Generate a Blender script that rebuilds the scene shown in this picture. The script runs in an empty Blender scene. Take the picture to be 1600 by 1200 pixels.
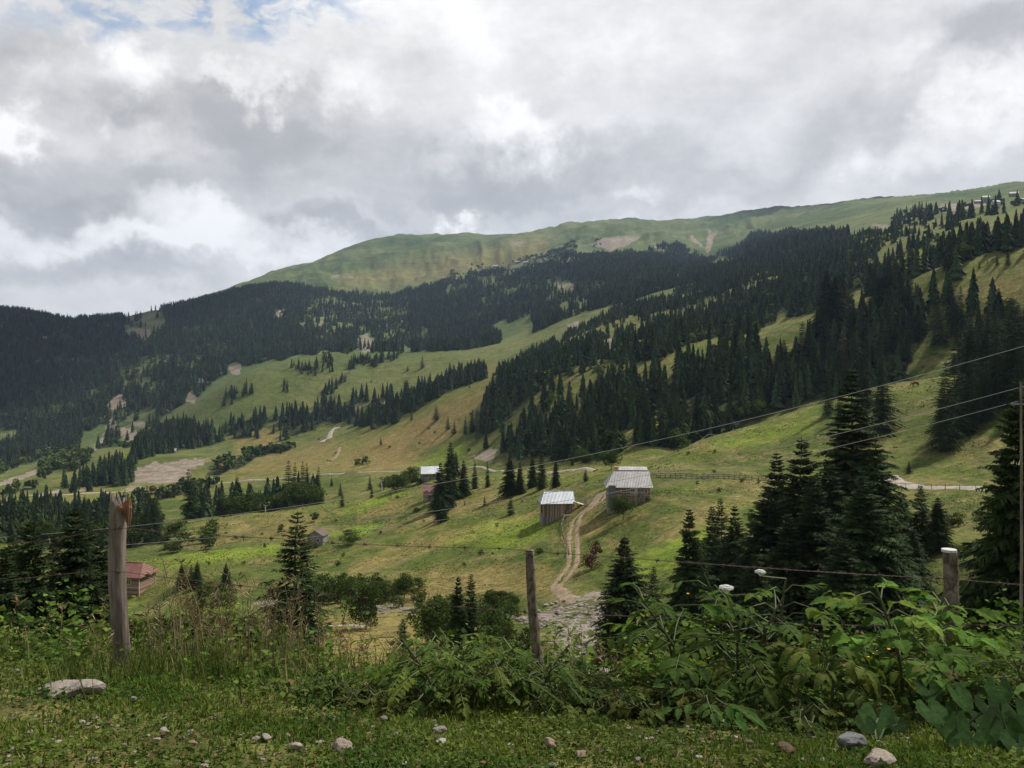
import bpy, bmesh, math, random
import numpy as np
from mathutils import Vector
R = math.radians
random.seed(7); rng = np.random.default_rng(11)
S = bpy.context.scene
COL = S.collection

# ------------------------------------------------------------------ camera, sky, sun, exposure
FP, UC, VH = 1250.0, 800.0, 590.0          # focal length and horizon in photograph pixels
cam = bpy.data.cameras.new('camera'); camo = bpy.data.objects.new('camera', cam); COL.objects.link(camo)
camo.location = (0, 0, 0); camo.rotation_euler = (R(90), 0, 0)
cam.sensor_width = 36; cam.lens = 36 * FP / 1600; cam.shift_y = -(600 - VH) / 1600.0
cam.clip_start = 0.05; cam.clip_end = 60000
S.camera = camo
S.view_settings.view_transform = 'Standard'; S.view_settings.look = 'None'
S.view_settings.exposure = 0.20; S.view_settings.gamma = 1
S.cycles.max_bounces = 6; S.cycles.volume_bounces = 0; S.cycles.transparent_max_bounces = 8
SUN_AZ, SUN_EL = 55.0, 52.0                # degrees right of the view direction, above the horizon
sun = bpy.data.lights.new('sun', 'SUN'); sun.energy = 4.8; sun.angle = R(3.0); sun.color = (1.0, 0.95, 0.86)
suno = bpy.data.objects.new('sun', sun); COL.objects.link(suno)
_sd = Vector((math.sin(R(SUN_AZ)) * math.cos(R(SUN_EL)), math.cos(R(SUN_AZ)) * math.cos(R(SUN_EL)), math.sin(R(SUN_EL))))
suno.rotation_euler = _sd.to_track_quat('Z', 'Y').to_euler()

def N(nt, t, **kw):
    n = nt.nodes.new(t)
    for k, v in kw.items():
        if k.startswith('i_'): n.inputs[int(k[2:])].default_value = v
        else: setattr(n, k, v)
    return n
def M2(nt, op, a, b=None, c=None, clamp=False):
    n = nt.nodes.new('ShaderNodeMath'); n.operation = op; n.use_clamp = clamp
    for i, x in enumerate((a, b, c)):
        if x is None: continue
        if isinstance(x, (int, float)): n.inputs[i].default_value = x
        else: nt.links.new(x, n.inputs[i])
    return n.outputs[0]
def VM(nt, op, a, b=None):
    n = nt.nodes.new('ShaderNodeVectorMath'); n.operation = op
    for i, x in enumerate((a, b)):
        if x is None: continue
        if isinstance(x, (tuple, list)): n.inputs[i].default_value = x
        else: nt.links.new(x, n.inputs[i])
    return n
def MIX(nt, f, a, b, mode='MIX'):
    n = nt.nodes.new('ShaderNodeMix'); n.data_type = 'RGBA'; n.blend_type = mode
    for i, x in ((0, f), (6, a), (7, b)):
        if isinstance(x, (int, float)): n.inputs[i].default_value = x
        elif isinstance(x, (tuple, list)): n.inputs[i].default_value = (*x[:3], 1)
        else: nt.links.new(x, n.inputs[i])
    return n.outputs[2]
def RAMP(nt, f, pts):
    n = nt.nodes.new('ShaderNodeValToRGB'); cr = n.color_ramp
    while len(cr.elements) < len(pts): cr.elements.new(0.5)
    for e, (p, c) in zip(cr.elements, pts):
        e.position = p; e.color = (c, c, c, 1) if isinstance(c, (int, float)) else (*c, 1)
    nt.links.new(f, n.inputs[0]); return n.outputs[0]
def MR(nt, x, a, b, c=0.0, d=1.0, smooth=True):
    n = nt.nodes.new('ShaderNodeMapRange'); n.interpolation_type = 'SMOOTHSTEP' if smooth else 'LINEAR'
    nt.links.new(x, n.inputs[0])
    for i, v in zip((1, 2, 3, 4), (a, b, c, d)): n.inputs[i].default_value = v
    return n.outputs[0]
def NOISE(nt, vec, scale, detail=4, rough=0.5, dist=0.0, out=0):
    n = nt.nodes.new('ShaderNodeTexNoise'); n.inputs['Scale'].default_value = scale
    n.inputs['Detail'].default_value = detail; n.inputs['Roughness'].default_value = rough
    n.inputs['Distortion'].default_value = dist; nt.links.new(vec, n.inputs['Vector']); return n.outputs[out]

def build_world():
    w = bpy.data.worlds.new('World'); S.world = w; w.use_nodes = True
    nt = w.node_tree; nt.nodes.clear()
    out = nt.nodes.new('ShaderNodeOutputWorld'); bg = nt.nodes.new('ShaderNodeBackground')
    sky = nt.nodes.new('ShaderNodeTexSky'); sky.sky_type = 'NISHITA'; sky.sun_disc = False
    sky.sun_elevation = R(SUN_EL); sky.sun_rotation = R(SUN_AZ); sky.air_density = 1.3; sky.ozone_density = 2.0
    skyc = VM(nt, 'SCALE', sky.outputs[0]); skyc.inputs[3].default_value = 0.125
    tc = nt.nodes.new('ShaderNodeTexCoord'); d = tc.outputs['Generated']
    # warp the direction so that cloud patches have ragged edges
    wn = NOISE(nt, d, 3.2, 6, 0.55, 0, 1); w1 = VM(nt, 'SUBTRACT', wn, (0.5, 0.5, 0.5))
    w2 = VM(nt, 'MULTIPLY', w1.outputs[0], (0.40, 0.40, 0.26)); dw = VM(nt, 'ADD', d, w2.outputs[0]).outputs[0]
    wn3 = NOISE(nt, d, 11, 5, 0.6, 0, 1); w3 = VM(nt, 'SUBTRACT', wn3, (0.5, 0.5, 0.5))
    w4 = VM(nt, 'MULTIPLY', w3.outputs[0], (0.15, 0.15, 0.11)); dw = VM(nt, 'ADD', dw, w4.outputs[0]).outputs[0]
    wn5 = NOISE(nt, d, 38, 4, 0.6, 0, 1); w5 = VM(nt, 'SUBTRACT', wn5, (0.5, 0.5, 0.5))
    w6 = VM(nt, 'MULTIPLY', w5.outputs[0], (0.05, 0.05, 0.04)); dw = VM(nt, 'ADD', dw, w6.outputs[0]).outputs[0]
    def blob(u, v, ru, rv, src=None, hard=0.0):
        x, z = (u - UC) / FP, (VH - v) / FP
        l = math.sqrt(x * x + 1 + z * z)
        c = (x / l, 1 / l, z / l)
        s = VM(nt, 'SUBTRACT', src or dw, c).outputs[0]
        k = l
        s = VM(nt, 'MULTIPLY', s, (FP / ru / k, FP / max(ru, rv) / k, FP / rv / k)).outputs[0]
        ln = VM(nt, 'LENGTH', s).outputs[1]
        return MR(nt, ln, 1.15, hard)
    # broad light and dark masses of the cloud deck:  u, v, half-width, half-height, strength, hardness
    dark = [(165,175,80,55,.30,.1),(390,200,150,75,.34,.2),(160,290,330,55,.24,.1),(860,265,330,65,.33,.1),(620,285,230,40,.20,.1),
            (1400,205,120,70,.20,.1),(1545,30,100,65,.26,.2),(110,345,150,38,.30,.2),(585,345,100,30,.28,.4),(200,450,330,36,.26,.1),
            (30,30,110,60,.24,.1),(1240,285,220,38,.20,.0),(1120,130,170,60,.13,.0),(900,110,90,50,.10,.0),(1300,60,120,50,.08,0),(1000,335,280,30,.18,.0)]
    lite = [(220,95,60,55,.30,.2),(40,172,75,40,.46,.4),(375,128,60,22,.26,.2),(550,155,75,45,.20,.1),(800,205,110,55,.34,.1),
            (700,60,180,70,.22,.0),(335,345,140,34,.30,.4),(690,330,50,24,.34,.4),(150,392,210,28,.24,.3),(1550,130,70,60,.28,.3),
            (1560,225,90,55,.16,.2),(45,330,60,24,.30,.5),(1430,60,60,40,.22,.1),(1450,262,110,32,.22,.0),(1000,80,150,60,.14,.0),(240,240,110,40,.16,.1),
            (480,60,150,60,.12,0),(120,120,60,40,.15,.1),(420,395,200,25,.22,.2),(1010,325,50,18,.2,.2)]
    val = None
    for lst, sg in ((dark, -1), (lite, 1)):
        for (u, v, ru, rv, st, hd) in lst:
            b = M2(nt, 'MULTIPLY', blob(u, v, ru, rv, hard=hd), st * sg)
            val = b if val is None else M2(nt, 'ADD', val, b)
    val = M2(nt, 'ADD', val, 0.70)
    sc = VM(nt, 'MULTIPLY', d, (1, 1, 1.9)).outputs[0]
    n1 = NOISE(nt, sc, 2.6, 9, 0.52, 0.3); n2 = NOISE(nt, sc, 9.0, 10, 0.66, 0.25); n3 = NOISE(nt, sc, 34, 5, 0.6, 0.2)
    val = M2(nt, 'ADD', val, M2(nt, 'MULTIPLY', M2(nt, 'SUBTRACT', n1, 0.5), 0.34))
    val = M2(nt, 'ADD', val, M2(nt, 'MULTIPLY', M2(nt, 'SUBTRACT', n2, 0.5), 0.42))
    val = M2(nt, 'ADD', val, M2(nt, 'MULTIPLY', M2(nt, 'SUBTRACT', n3, 0.5), 0.16))
    val = M2(nt, 'ADD', M2(nt, 'MULTIPLY', M2(nt, 'SUBTRACT', val, .62), 1.08), .59)
    sz = nt.nodes.new('ShaderNodeSeparateXYZ'); nt.links.new(d, sz.inputs[0]); val = M2(nt, 'SUBTRACT', val, M2(nt, 'MULTIPLY', MR(nt, sz.outputs[2], .48, .80), .45)); val = M2(nt, 'SUBTRACT', val, M2(nt, 'MULTIPLY', MR(nt, sz.outputs[1], .25, -.3), .22))
    cloud = RAMP(nt, val, [(0.05, (0.37, 0.366, 0.368)), (0.34, (0.475, 0.468, 0.466)), (0.56, (0.65, 0.637, 0.628)), (0.80, (0.87, 0.855, 0.84)), (1.0, (1.06, 1.05, 1.03))])
    # gaps of blue between the clouds
    gap = None
    for (u, v, ru, rv) in [(330,0,230,48),(450,32,150,30),(580,0,110,26),(1150,5,70,36),(1178,42,40,22),(800,-300,420,90)]:
        b = blob(u, v, ru, rv, hard=0.0); gap = b if gap is None else M2(nt, 'MAXIMUM', gap, b)
    rip = NOISE(nt, VM(nt, 'MULTIPLY', d, (1, 1, 2.2)).outputs[0], 24, 4, 0.6, 0.5)
    gm = M2(nt, 'MULTIPLY', gap, MR(nt, rip, 0.36, 0.62), clamp=True)
    gm = M2(nt, 'MULTIPLY', gm, 0.95)
    c = MIX(nt, gm, cloud, skyc.outputs[0])
    nt.links.new(c, bg.inputs[0]); bg.inputs[1].default_value = 1.0
    nt.links.new(bg.outputs[0], out.inputs[0])
build_world()

# ------------------------------------------------------------------ tagging and mesh helpers
def tag(o, label=None, cat=None, group=None, kind=None):
    if label: o['label'] = label
    if cat: o['category'] = cat
    if group: o['group'] = group
    if kind: o['kind'] = kind
    return o
def link(o, parent=None):
    COL.objects.link(o)
    if parent: o.parent = parent
    return o
def empty(name, loc, rz=0.0, sc=1.0):
    o = bpy.data.objects.new(name, None); o.location = loc; o.rotation_euler = (0, 0, rz); o.scale = (sc, sc, sc)
    o.empty_display_size = 0.2; return link(o)
def mesh_np(name, V, F, C=None, mats=(), mi=None, smooth=False):
    """V (n,3); F (m,3) or (m,4) ints; C (n,3) vertex colour"""
    V = np.asarray(V, np.float32); F = np.asarray(F, np.int32)
    me = bpy.data.meshes.new(name); k = F.shape[1]
    me.vertices.add(len(V)); me.vertices.foreach_set('co', V.ravel())
    me.loops.add(F.size); me.loops.foreach_set('vertex_index', F.ravel())
    me.polygons.add(len(F)); me.polygons.foreach_set('loop_start', np.arange(0, F.size, k, dtype=np.int32))
    me.polygons.foreach_set('loop_total', np.full(len(F), k, np.int32))
    if mi is not None: me.polygons.foreach_set('material_index', np.asarray(mi, np.int32))
    me.polygons.foreach_set('use_smooth', np.full(len(F), smooth, bool))
    me.update(calc_edges=True)
    if C is not None:
        C = np.asarray(C, np.float32)
        if C.shape[1] == 3: C = np.concatenate([C, np.ones((len(C), 1), np.float32)], 1)
        a = me.color_attributes.new('col', 'FLOAT_COLOR', 'POINT'); a.data.foreach_set('color', C.ravel())
    for m in mats: me.materials.append(m)
    return me
def obj(name, me, parent=None, loc=None):
    o = bpy.data.objects.new(name, me)
    if loc is not None: o.location = loc
    return link(o, parent)
class MB:
    """collects pieces of triangles/quads with a colour and links them as one mesh"""
    def __init__(s): s.V = []; s.F = []; s.C = []; s.n = 0; s.Mi = []
    def add(s, V, F, c=(1, 1, 1), mi=0):
        V = np.asarray(V, float).reshape(-1, 3); b = s.n; s.V.append(V)
        c = np.asarray(c, float); s.C.append(np.tile(c, (len(V), 1)) if c.ndim == 1 else c)
        for f in F: s.F.append([b + i for i in f]); s.Mi.append(mi)
        s.n += len(V); return s
    def box(s, c, size, rz=0.0, col=(1, 1, 1), mi=0, taper=1.0, tilt=None):
        x, y, z = [a / 2 for a in size]
        P = np.array([(-x, -y, -z), (x, -y, -z), (x, y, -z), (-x, y, -z), (-x * taper, -y * taper, z), (x * taper, -y * taper, z), (x * taper, y * taper, z), (-x * taper, y * taper, z)])
        if tilt: P = np.array([tilt @ Vector(p) for p in P])
        cr, sr = math.cos(rz), math.sin(rz)
        P = np.stack([P[:, 0] * cr - P[:, 1] * sr, P[:, 0] * sr + P[:, 1] * cr, P[:, 2]], 1) + np.array(c)
        return s.add(P, [(0, 3, 2, 1), (4, 5, 6, 7), (0, 1, 5, 4), (1, 2, 6, 5), (2, 3, 7, 6), (3, 0, 4, 7)], col, mi)
    def beam(s, a, b, w, h=None, col=(1, 1, 1), mi=0, side=None):
        a, b = Vector(a), Vector(b); t = (b - a).normalized(); h = h or w
        up = Vector((0, 0, 1)) if abs(t.z) < 0.9 else Vector((0, 1, 0))
        r = t.cross(up).normalized(); u = r.cross(t)
        P = [p + r * (w / 2 * sx) + u * (h / 2 * sz) for p in (a, b) for sx, sz in ((-1, -1), (1, -1), (1, 1), (-1, 1))]
        return s.add([tuple(p) for p in P], [(0, 1, 2, 3), (7, 6, 5, 4), (0, 4, 5, 1), (1, 5, 6, 2), (2, 6, 7, 3), (3, 7, 4, 0)], col, mi)
    def tube(s, pts, rad, seg=6, col=(1, 1, 1), mi=0, cap=True, rough=0.0, rnd=None):
        pts = [Vector(p) for p in pts]; n = len(pts)
        rad = [rad] * n if isinstance(rad, (int, float)) else list(rad)
        V = []; prev = None
        for i, p in enumerate(pts):
            t = (pts[min(i + 1, n - 1)] - pts[max(i - 1, 0)]).normalized()
            if prev is None: r = t.orthogonal().normalized()
            else:
                r = prev - t * prev.dot(t); r.normalize()
            prev = r; q = t.cross(r)
            for k in range(seg):
                a = 2 * math.pi * k / seg; rr = rad[i]
                if rough: rr *= 1 + rough * (rnd(k, i) if rnd else random.uniform(-1, 1))
                V.append(tuple(p + r * (math.cos(a) * rr) + q * (math.sin(a) * rr)))
        F = [(i * seg + k, i * seg + (k + 1) % seg, (i + 1) * seg + (k + 1) % seg, (i + 1) * seg + k) for i in range(n - 1) for k in range(seg)]
        if cap: F += [tuple(range(seg - 1, -1, -1)), tuple((n - 1) * seg + k for k in range(seg))]
        return s.add(V, F, col, mi)
    def mesh(s, name, mats=(), smooth=False):
        V = np.concatenate(s.V) if s.V else np.zeros((0, 3)); C = np.concatenate(s.C)
        me = bpy.data.meshes.new(name); me.from_pydata(V.tolist(), [], s.F); 
        me.polygons.foreach_set('material_index', np.asarray(s.Mi, np.int32))
        me.polygons.foreach_set('use_smooth', np.full(len(s.F), smooth, bool))
        a = me.color_attributes.new('col', 'FLOAT_COLOR', 'POINT')
        a.data.foreach_set('color', np.concatenate([C, np.ones((len(C), 1))], 1).astype(np.float32).ravel())
        for m in mats: me.materials.append(m)
        me.update(); return me
    def build(s, name, mats=(), parent=None, smooth=False, loc=None):
        return obj(name, s.mesh(name, mats if isinstance(mats, (list, tuple)) else (mats,), smooth), parent, loc)

# ------------------------------------------------------------------ noise in numpy
def _hash(ix, iy, s):
    h = (ix.astype(np.int64) * 374761393 + iy.astype(np.int64) * 668265263 + s * 1442695041) & 0xFFFFFFFF
    h = ((h ^ (h >> 13)) * 1274126177) & 0xFFFFFFFF
    return ((h ^ (h >> 16)) & 0xFFFF) / 65535.0
def vnoise(x, y, s=0):
    ix, iy = np.floor(x), np.floor(y); fx, fy = x - ix, y - iy
    fx = fx * fx * fx * (fx * (fx * 6 - 15) + 10); fy = fy * fy * fy * (fy * (fy * 6 - 15) + 10)
    a, b, c, d = _hash(ix, iy, s), _hash(ix + 1, iy, s), _hash(ix, iy + 1, s), _hash(ix + 1, iy + 1, s)
    return (a + (b - a) * fx + (c - a) * fy + (a - b - c + d) * fx * fy) * 2 - 1
def fbm(x, y, s=0, o=4):
    r = 0; a = 1.0
    for k in range(o): r = r + a * vnoise(x * 2 ** k + k * 17.3, y * 2 ** k - k * 9.1, s + k); a *= 0.5
    return r

# ------------------------------------------------------------------ the land: crest and hollow lines across the valley
# every line: {u: (v, distance)}; distances in metres from the road verge, heights follow from the line of sight
UX = [-900, -300, 0, 100, 200, 300, 400, 500, 600, 700, 800, 900, 1000, 1100, 1200, 1300, 1400, 1500, 1600, 1900, 2500]
def ln(vs, ds): return np.array(vs, float), np.log(np.array(ds, float))
def z2v(z, d): return VH - FP * z / d
L = []
for d, z in ((0.25, -1.56), (0.5, -1.56), (0.9, -1.57), (1.5, -1.58), (2.3, -1.59), (3.25, -1.6)):
    L.append(ln([z2v(z, d)] * 21, [d] * 21))
base = [1052] * 5 + [1056, 1060, 1064, 1068, 1072, 1076, 1080, 1083, 1085, 1086, 1086, 1084, 1082, 1080, 1075, 1070]
L.append(ln(base, [5.4] * 21))                                                     # the fence
L.append(ln([b - 17 for b in base], [7.2] * 21))                                   # lip of the verge
L.append(ln([b + 10 for b in base], [10.5] * 21))
L.append(ln([b + 28 for b in base], [21] * 21))
L.append(ln([1075, 1075, 1070, 1065, 1060, 1058, 1058, 1058, 1056, 1056, 1060, 1062, 1065, 1075, 1085, 1085, 1080, 1075, 1070, 1060, 1050], [46] * 21))
# A  valley floor and stream
L.append(ln([905, 905, 915, 930, 940, 945, 947, 950, 955, 960, 975, 985, 1005, 1030, 1045, 1035, 1010, 985, 970, 950, 940],
            [270, 260, 230, 215, 200, 170, 150, 138, 128, 118, 108, 98, 90, 78, 70, 66, 66, 68, 70, 75, 80]))
# AB  foot of the knoll / the right-hand flat
L.append(ln([880, 880, 890, 893, 893, 890, 885, 885, 880, 875, 870, 870, 868, 860, 855, 850, 845, 840, 835, 830, 820],
            [300, 290, 260, 240, 225, 210, 200, 190, 180, 168, 155, 140, 128, 120, 112, 106, 102, 100, 98, 98, 100]))
# B  brow of the knoll / bench with the road
L.append(ln([845, 845, 845, 840, 830, 812, 803, 788, 764, 738, 740, 741, 743, 745, 748, 752, 757, 760, 765, 775, 780],
            [360, 350, 340, 330, 330, 325, 320, 330, 340, 330, 300, 235, 195, 190, 188, 182, 172, 160, 150, 140, 140]))
# C  hollow behind it
L.append(ln([842, 842, 842, 838, 829, 816, 812, 800, 782, 762, 741, 738, 737, 735, 730, 725, 728, 735, 742, 755, 760],
            [400, 400, 390, 380, 380, 390, 400, 420, 430, 410, 350, 262, 215, 210, 205, 200, 192, 180, 170, 160, 160]))
# D  far valley road (left), crest of the lower spur (right)
L.append(ln([795, 790, 776, 770, 766, 760, 752, 744, 737, 735, 734, 731, 729, 690, 655, 622, 600, 588, 575, 545, 520],
            [700, 700, 700, 700, 690, 670, 640, 600, 560, 480, 420, 300, 235, 255, 275, 285, 280, 275, 265, 250, 250]))
# D2 just behind
L.append(ln([788, 782, 768, 762, 757, 750, 745, 737, 729, 727, 726, 725, 722, 700, 668, 636, 612, 598, 585, 555, 530],
            [740, 740, 740, 740, 730, 710, 680, 640, 600, 520, 450, 330, 262, 290, 315, 325, 320, 310, 300, 280, 280]))
# E  crest of the sunlit slope (left-mid), upper right meadow
L.append(ln([765, 760, 746, 732, 712, 714, 711, 690, 652, 612, 584, 565, 552, 532, 512, 482, 444, 408, 383, 340, 300],
            [1000, 1000, 960, 930, 880, 820, 800, 800, 800, 760, 690, 600, 540, 480, 440, 430, 430, 425, 420, 410, 410]))
L.append(ln([760, 754, 739, 724, 704, 708, 716, 696, 660, 620, 588, 556, 543, 536, 522, 494, 456, 421, 396, 352, 312],
            [1080, 1080, 1040, 1010, 980, 930, 900, 900, 900, 860, 770, 670, 610, 560, 510, 495, 495, 490, 480, 470, 470]))
# F  second meadow and the forest foot
L.append(ln([735, 730, 714, 703, 690, 632, 573, 552, 551, 550, 540, 512, 490, 465, 437, 405, 376, 350, 334, 300, 270],
            [1350, 1350, 1300, 1250, 1200, 1200, 1200, 1200, 1200, 1180, 1100, 980, 900, 860, 820, 790, 760, 740, 730, 700, 700]))
L.append(ln([720, 715, 695, 682, 664, 622, 578, 556, 553, 551, 530, 498, 474, 450, 423, 391, 363, 341, 329, 296, 268],
            [1500, 1500, 1450, 1400, 1350, 1330, 1330, 1330, 1330, 1300, 1230, 1120, 1050, 1000, 960, 930, 890, 860, 850, 820, 820]))
# G  upper edge of the forest
L.append(ln([470, 470, 490, 503, 498, 474, 452, 455, 462, 440, 428, 402, 398, 412, 385, 370, 347, 328, 318, 285, 262],
            [2000, 2000, 2000, 2050, 2100, 2200, 2300, 2400, 2400, 2350, 2300, 2200, 2100, 1900, 1600, 1400, 1200, 1050, 1000, 950, 950]))
L.append(ln([480, 480, 500, 513, 507, 482, 450, 446, 451, 433, 422, 396, 390, 402, 377, 362, 341, 322, 311, 280, 258],
            [2200, 2200, 2200, 2250, 2300, 2400, 2500, 2600, 2600, 2550, 2500, 2400, 2300, 2150, 1850, 1650, 1400, 1250, 1200, 1150, 1150]))
# H  skyline
L.append(ln([540, 540, 530, 522, 505, 475, 437, 408, 374, 365, 361, 349, 345, 341, 331, 319, 311, 304, 287, 262, 240],
            [3500, 3500, 3500, 3500, 3500, 3500, 3400, 3500, 3600, 3600, 3600, 3700, 3800, 3800, 3600, 3300, 3000, 2500, 2200, 2000, 2000]))
L.append(ln([560, 560, 550, 540, 525, 495, 465, 435, 400, 390, 385, 372, 366, 362, 352, 340, 330, 322, 310, 285, 262],
            [4300, 4300, 4300, 4300, 4300, 4300, 4300, 4300, 4300, 4300, 4300, 4400, 4500, 4500, 4300, 4000, 3700, 3100, 2800, 2600, 2600]))
L.append(ln([578] * 21, [12000] * 21))
K = len(L)
UT = np.arange(-900, 2501, 4.0)
def _pch1(x, y, xq):
    h = np.diff(x); dl = np.diff(y) / h; m = np.zeros_like(y)
    a, b = dl[:-1], dl[1:]; ok = a * b > 0; w1 = 2 * h[1:] + h[:-1]; w2 = h[1:] + 2 * h[:-1]
    m[1:-1][ok] = (w1 + w2)[ok] / (w1[ok] / a[ok] + w2[ok] / b[ok]); m[0] = dl[0]; m[-1] = dl[-1]
    i = np.clip(np.searchsorted(x, xq) - 1, 0, len(x) - 2); t = (xq - x[i]) / h[i]
    return (2*t**3 - 3*t**2 + 1) * y[i] + (t**3 - 2*t**2 + t) * h[i] * m[i] + (-2*t**3 + 3*t**2) * y[i+1] + (t**3 - t**2) * h[i] * m[i+1]
def _gs(a, s=5):
    k = np.exp(-np.arange(-3 * s, 3 * s + 1) ** 2 / (2.0 * s * s)); k /= k.sum()
    return np.convolve(np.pad(a, 3 * s, 'edge'), k, 'valid')
UXa = np.array(UX, float)
TE = np.stack([_gs((VH - _pch1(UXa, v, UT)) / FP, 3) for v, d in L])      # (K, NU) tangent of the line of sight
TL = np.stack([_gs(_pch1(UXa, d, UT), 5) for v, d in L])                   # (K, NU) log distance
AZM = math.atan(1700 / FP)
def az2u(az):
    a = np.abs(az); s = np.sign(az)
    return np.where(a <= AZM, UC + FP * np.tan(np.clip(az, -AZM, AZM)), UC + s * 1700 * (1 - np.clip((a - AZM) / (math.pi - AZM), 0, 1)))
def H(x, y):
    x = np.atleast_1d(np.asarray(x, float)); y = np.atleast_1d(np.asarray(y, float)); sh = x.shape; x = x.ravel(); y = y.ravel()
    out = np.empty(len(x))
    for s in range(0, len(x), 60000):
        xs, ys = x[s:s+60000], y[s:s+60000]
        rho = np.maximum(np.hypot(xs, ys), 0.26); az = np.arctan2(xs, ys); u = az2u(az)
        fi = np.clip((u + 900) / 4, 0, len(UT) - 1.001); i0 = fi.astype(int); fr = fi - i0
        E = (TE[:, i0] * (1 - fr) + TE[:, i0 + 1] * fr).T; Ld = (TL[:, i0] * (1 - fr) + TL[:, i0 + 1] * fr).T
        q = np.log(rho); h = np.diff(Ld, axis=1); dl = np.diff(E, axis=1) / h
        m = np.zeros_like(E); a, b = dl[:, :-1], dl[:, 1:]; w1 = 2 * h[:, 1:] + h[:, :-1]; w2 = h[:, 1:] + 2 * h[:, :-1]
        ok = a * b > 0
        with np.errstate(all='ignore'): mm = (w1 + w2) / (w1 / a + w2 / b)
        m[:, 1:-1] = np.where(ok, mm, 0); m[:, 0] = dl[:, 0]; m[:, -1] = dl[:, -1]
        j = np.clip((Ld < q[:, None]).sum(1) - 1, 0, K - 2); r = np.arange(len(q))
        t = np.clip((q - Ld[r, j]) / h[r, j], 0, 1)
        e = (2*t**3-3*t**2+1)*E[r, j] + (t**3-2*t**2+t)*h[r, j]*m[r, j] + (-2*t**3+3*t**2)*E[r, j+1] + (t**3-t**2)*h[r, j]*m[r, j+1]
        z = e * rho * np.maximum(np.cos(np.clip(az, -AZM, AZM)), 0.3)
        g = lambda a, b: np.clip((rho - a) / (b - a), 0, 1)
        z = z + 0.03 * fbm(xs / 0.9, ys / 0.9, 3, 3) * (1 - g(60, 90)) + 0.35 * fbm(xs / 9, ys / 9, 5, 3) * g(9, 60) * (1 - .8 * g(400, 900))
        z = z + 1.1 * fbm(xs / 45, ys / 45, 8, 3) * g(60, 300) + 5 * fbm(xs / 170, ys / 170, 12, 3) * g(350, 1300)
        rd = 1 - np.abs(fbm(xs / 420, ys / 420, 21, 4)); z = z + (30 * (rd - 0.55) + 7 * fbm(xs / 130, ys / 130, 25, 4)) * g(1300, 2600)
        gu = 1 - np.abs(fbm(u / 42 + q * 1.2, q * 5, 41, 4)); z = z + 17 * (gu - .6) * g(2300, 2700) * (1 - g(3000, 3700)) * np.clip((u - 350) / 150, 0, 1) * (1 - .8 * np.clip((u - 1150) / 200, 0, 1))
        out[s:s+60000] = z
    return out.reshape(sh)
def h1(x, y): return float(H(x, y)[0])
def ray(u): az = math.atan((u - UC) / FP); return math.sin(az), math.cos(az)
def at(u, d):
    """ground point seen in direction u at distance d"""
    s, c = ray(u); return (d * s, d * c, h1(d * s, d * c))
def hit(u, v, lo=2.0, hi=9000.0):
    """first ground point on the line of sight through (u, v) between lo and hi metres"""
    s, c = ray(u); q = np.exp(np.linspace(math.log(lo), math.log(hi), 1500)); z = H(q * s, q * c); e = (VH - v) / FP
    k = np.nonzero(z >= e * q * c)[0]; i = int(k[0]) if len(k) else int(np.argmax(z / (q * c)))
    return (q[i] * s, q[i] * c, float(z[i])), float(q[i])

# ------------------------------------------------------------------ where woods, bare slopes, dry grass and a painted sun patch lie (map zones)
def inpoly(u, v, P):
    P = np.array(P, float); c = np.zeros(u.shape, bool); n = len(P)
    for i in range(n):
        x1, y1 = P[i]; x2, y2 = P[(i + 1) % n]
        if y1 == y2: continue
        k = ((y1 > v) != (y2 > v)) & (u < (x2 - x1) * (v - y1) / (y2 - y1) + x1); c ^= k
    return c
def sdist(u, v, P):
    """signed distance to a polygon, positive inside"""
    P = np.array(P, float); d = np.full(u.shape, 1e9); n = len(P)
    for i in range(n):
        a, b = P[i], P[(i + 1) % n]; ab = b - a; t = np.clip(((u - a[0]) * ab[0] + (v - a[1]) * ab[1]) / max(ab @ ab, 1e-9), 0, 1)
        d = np.minimum(d, np.hypot(u - a[0] - t * ab[0], v - a[1] - t * ab[1]))
    return np.where(inpoly(u, v, P), d, -d)
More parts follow.
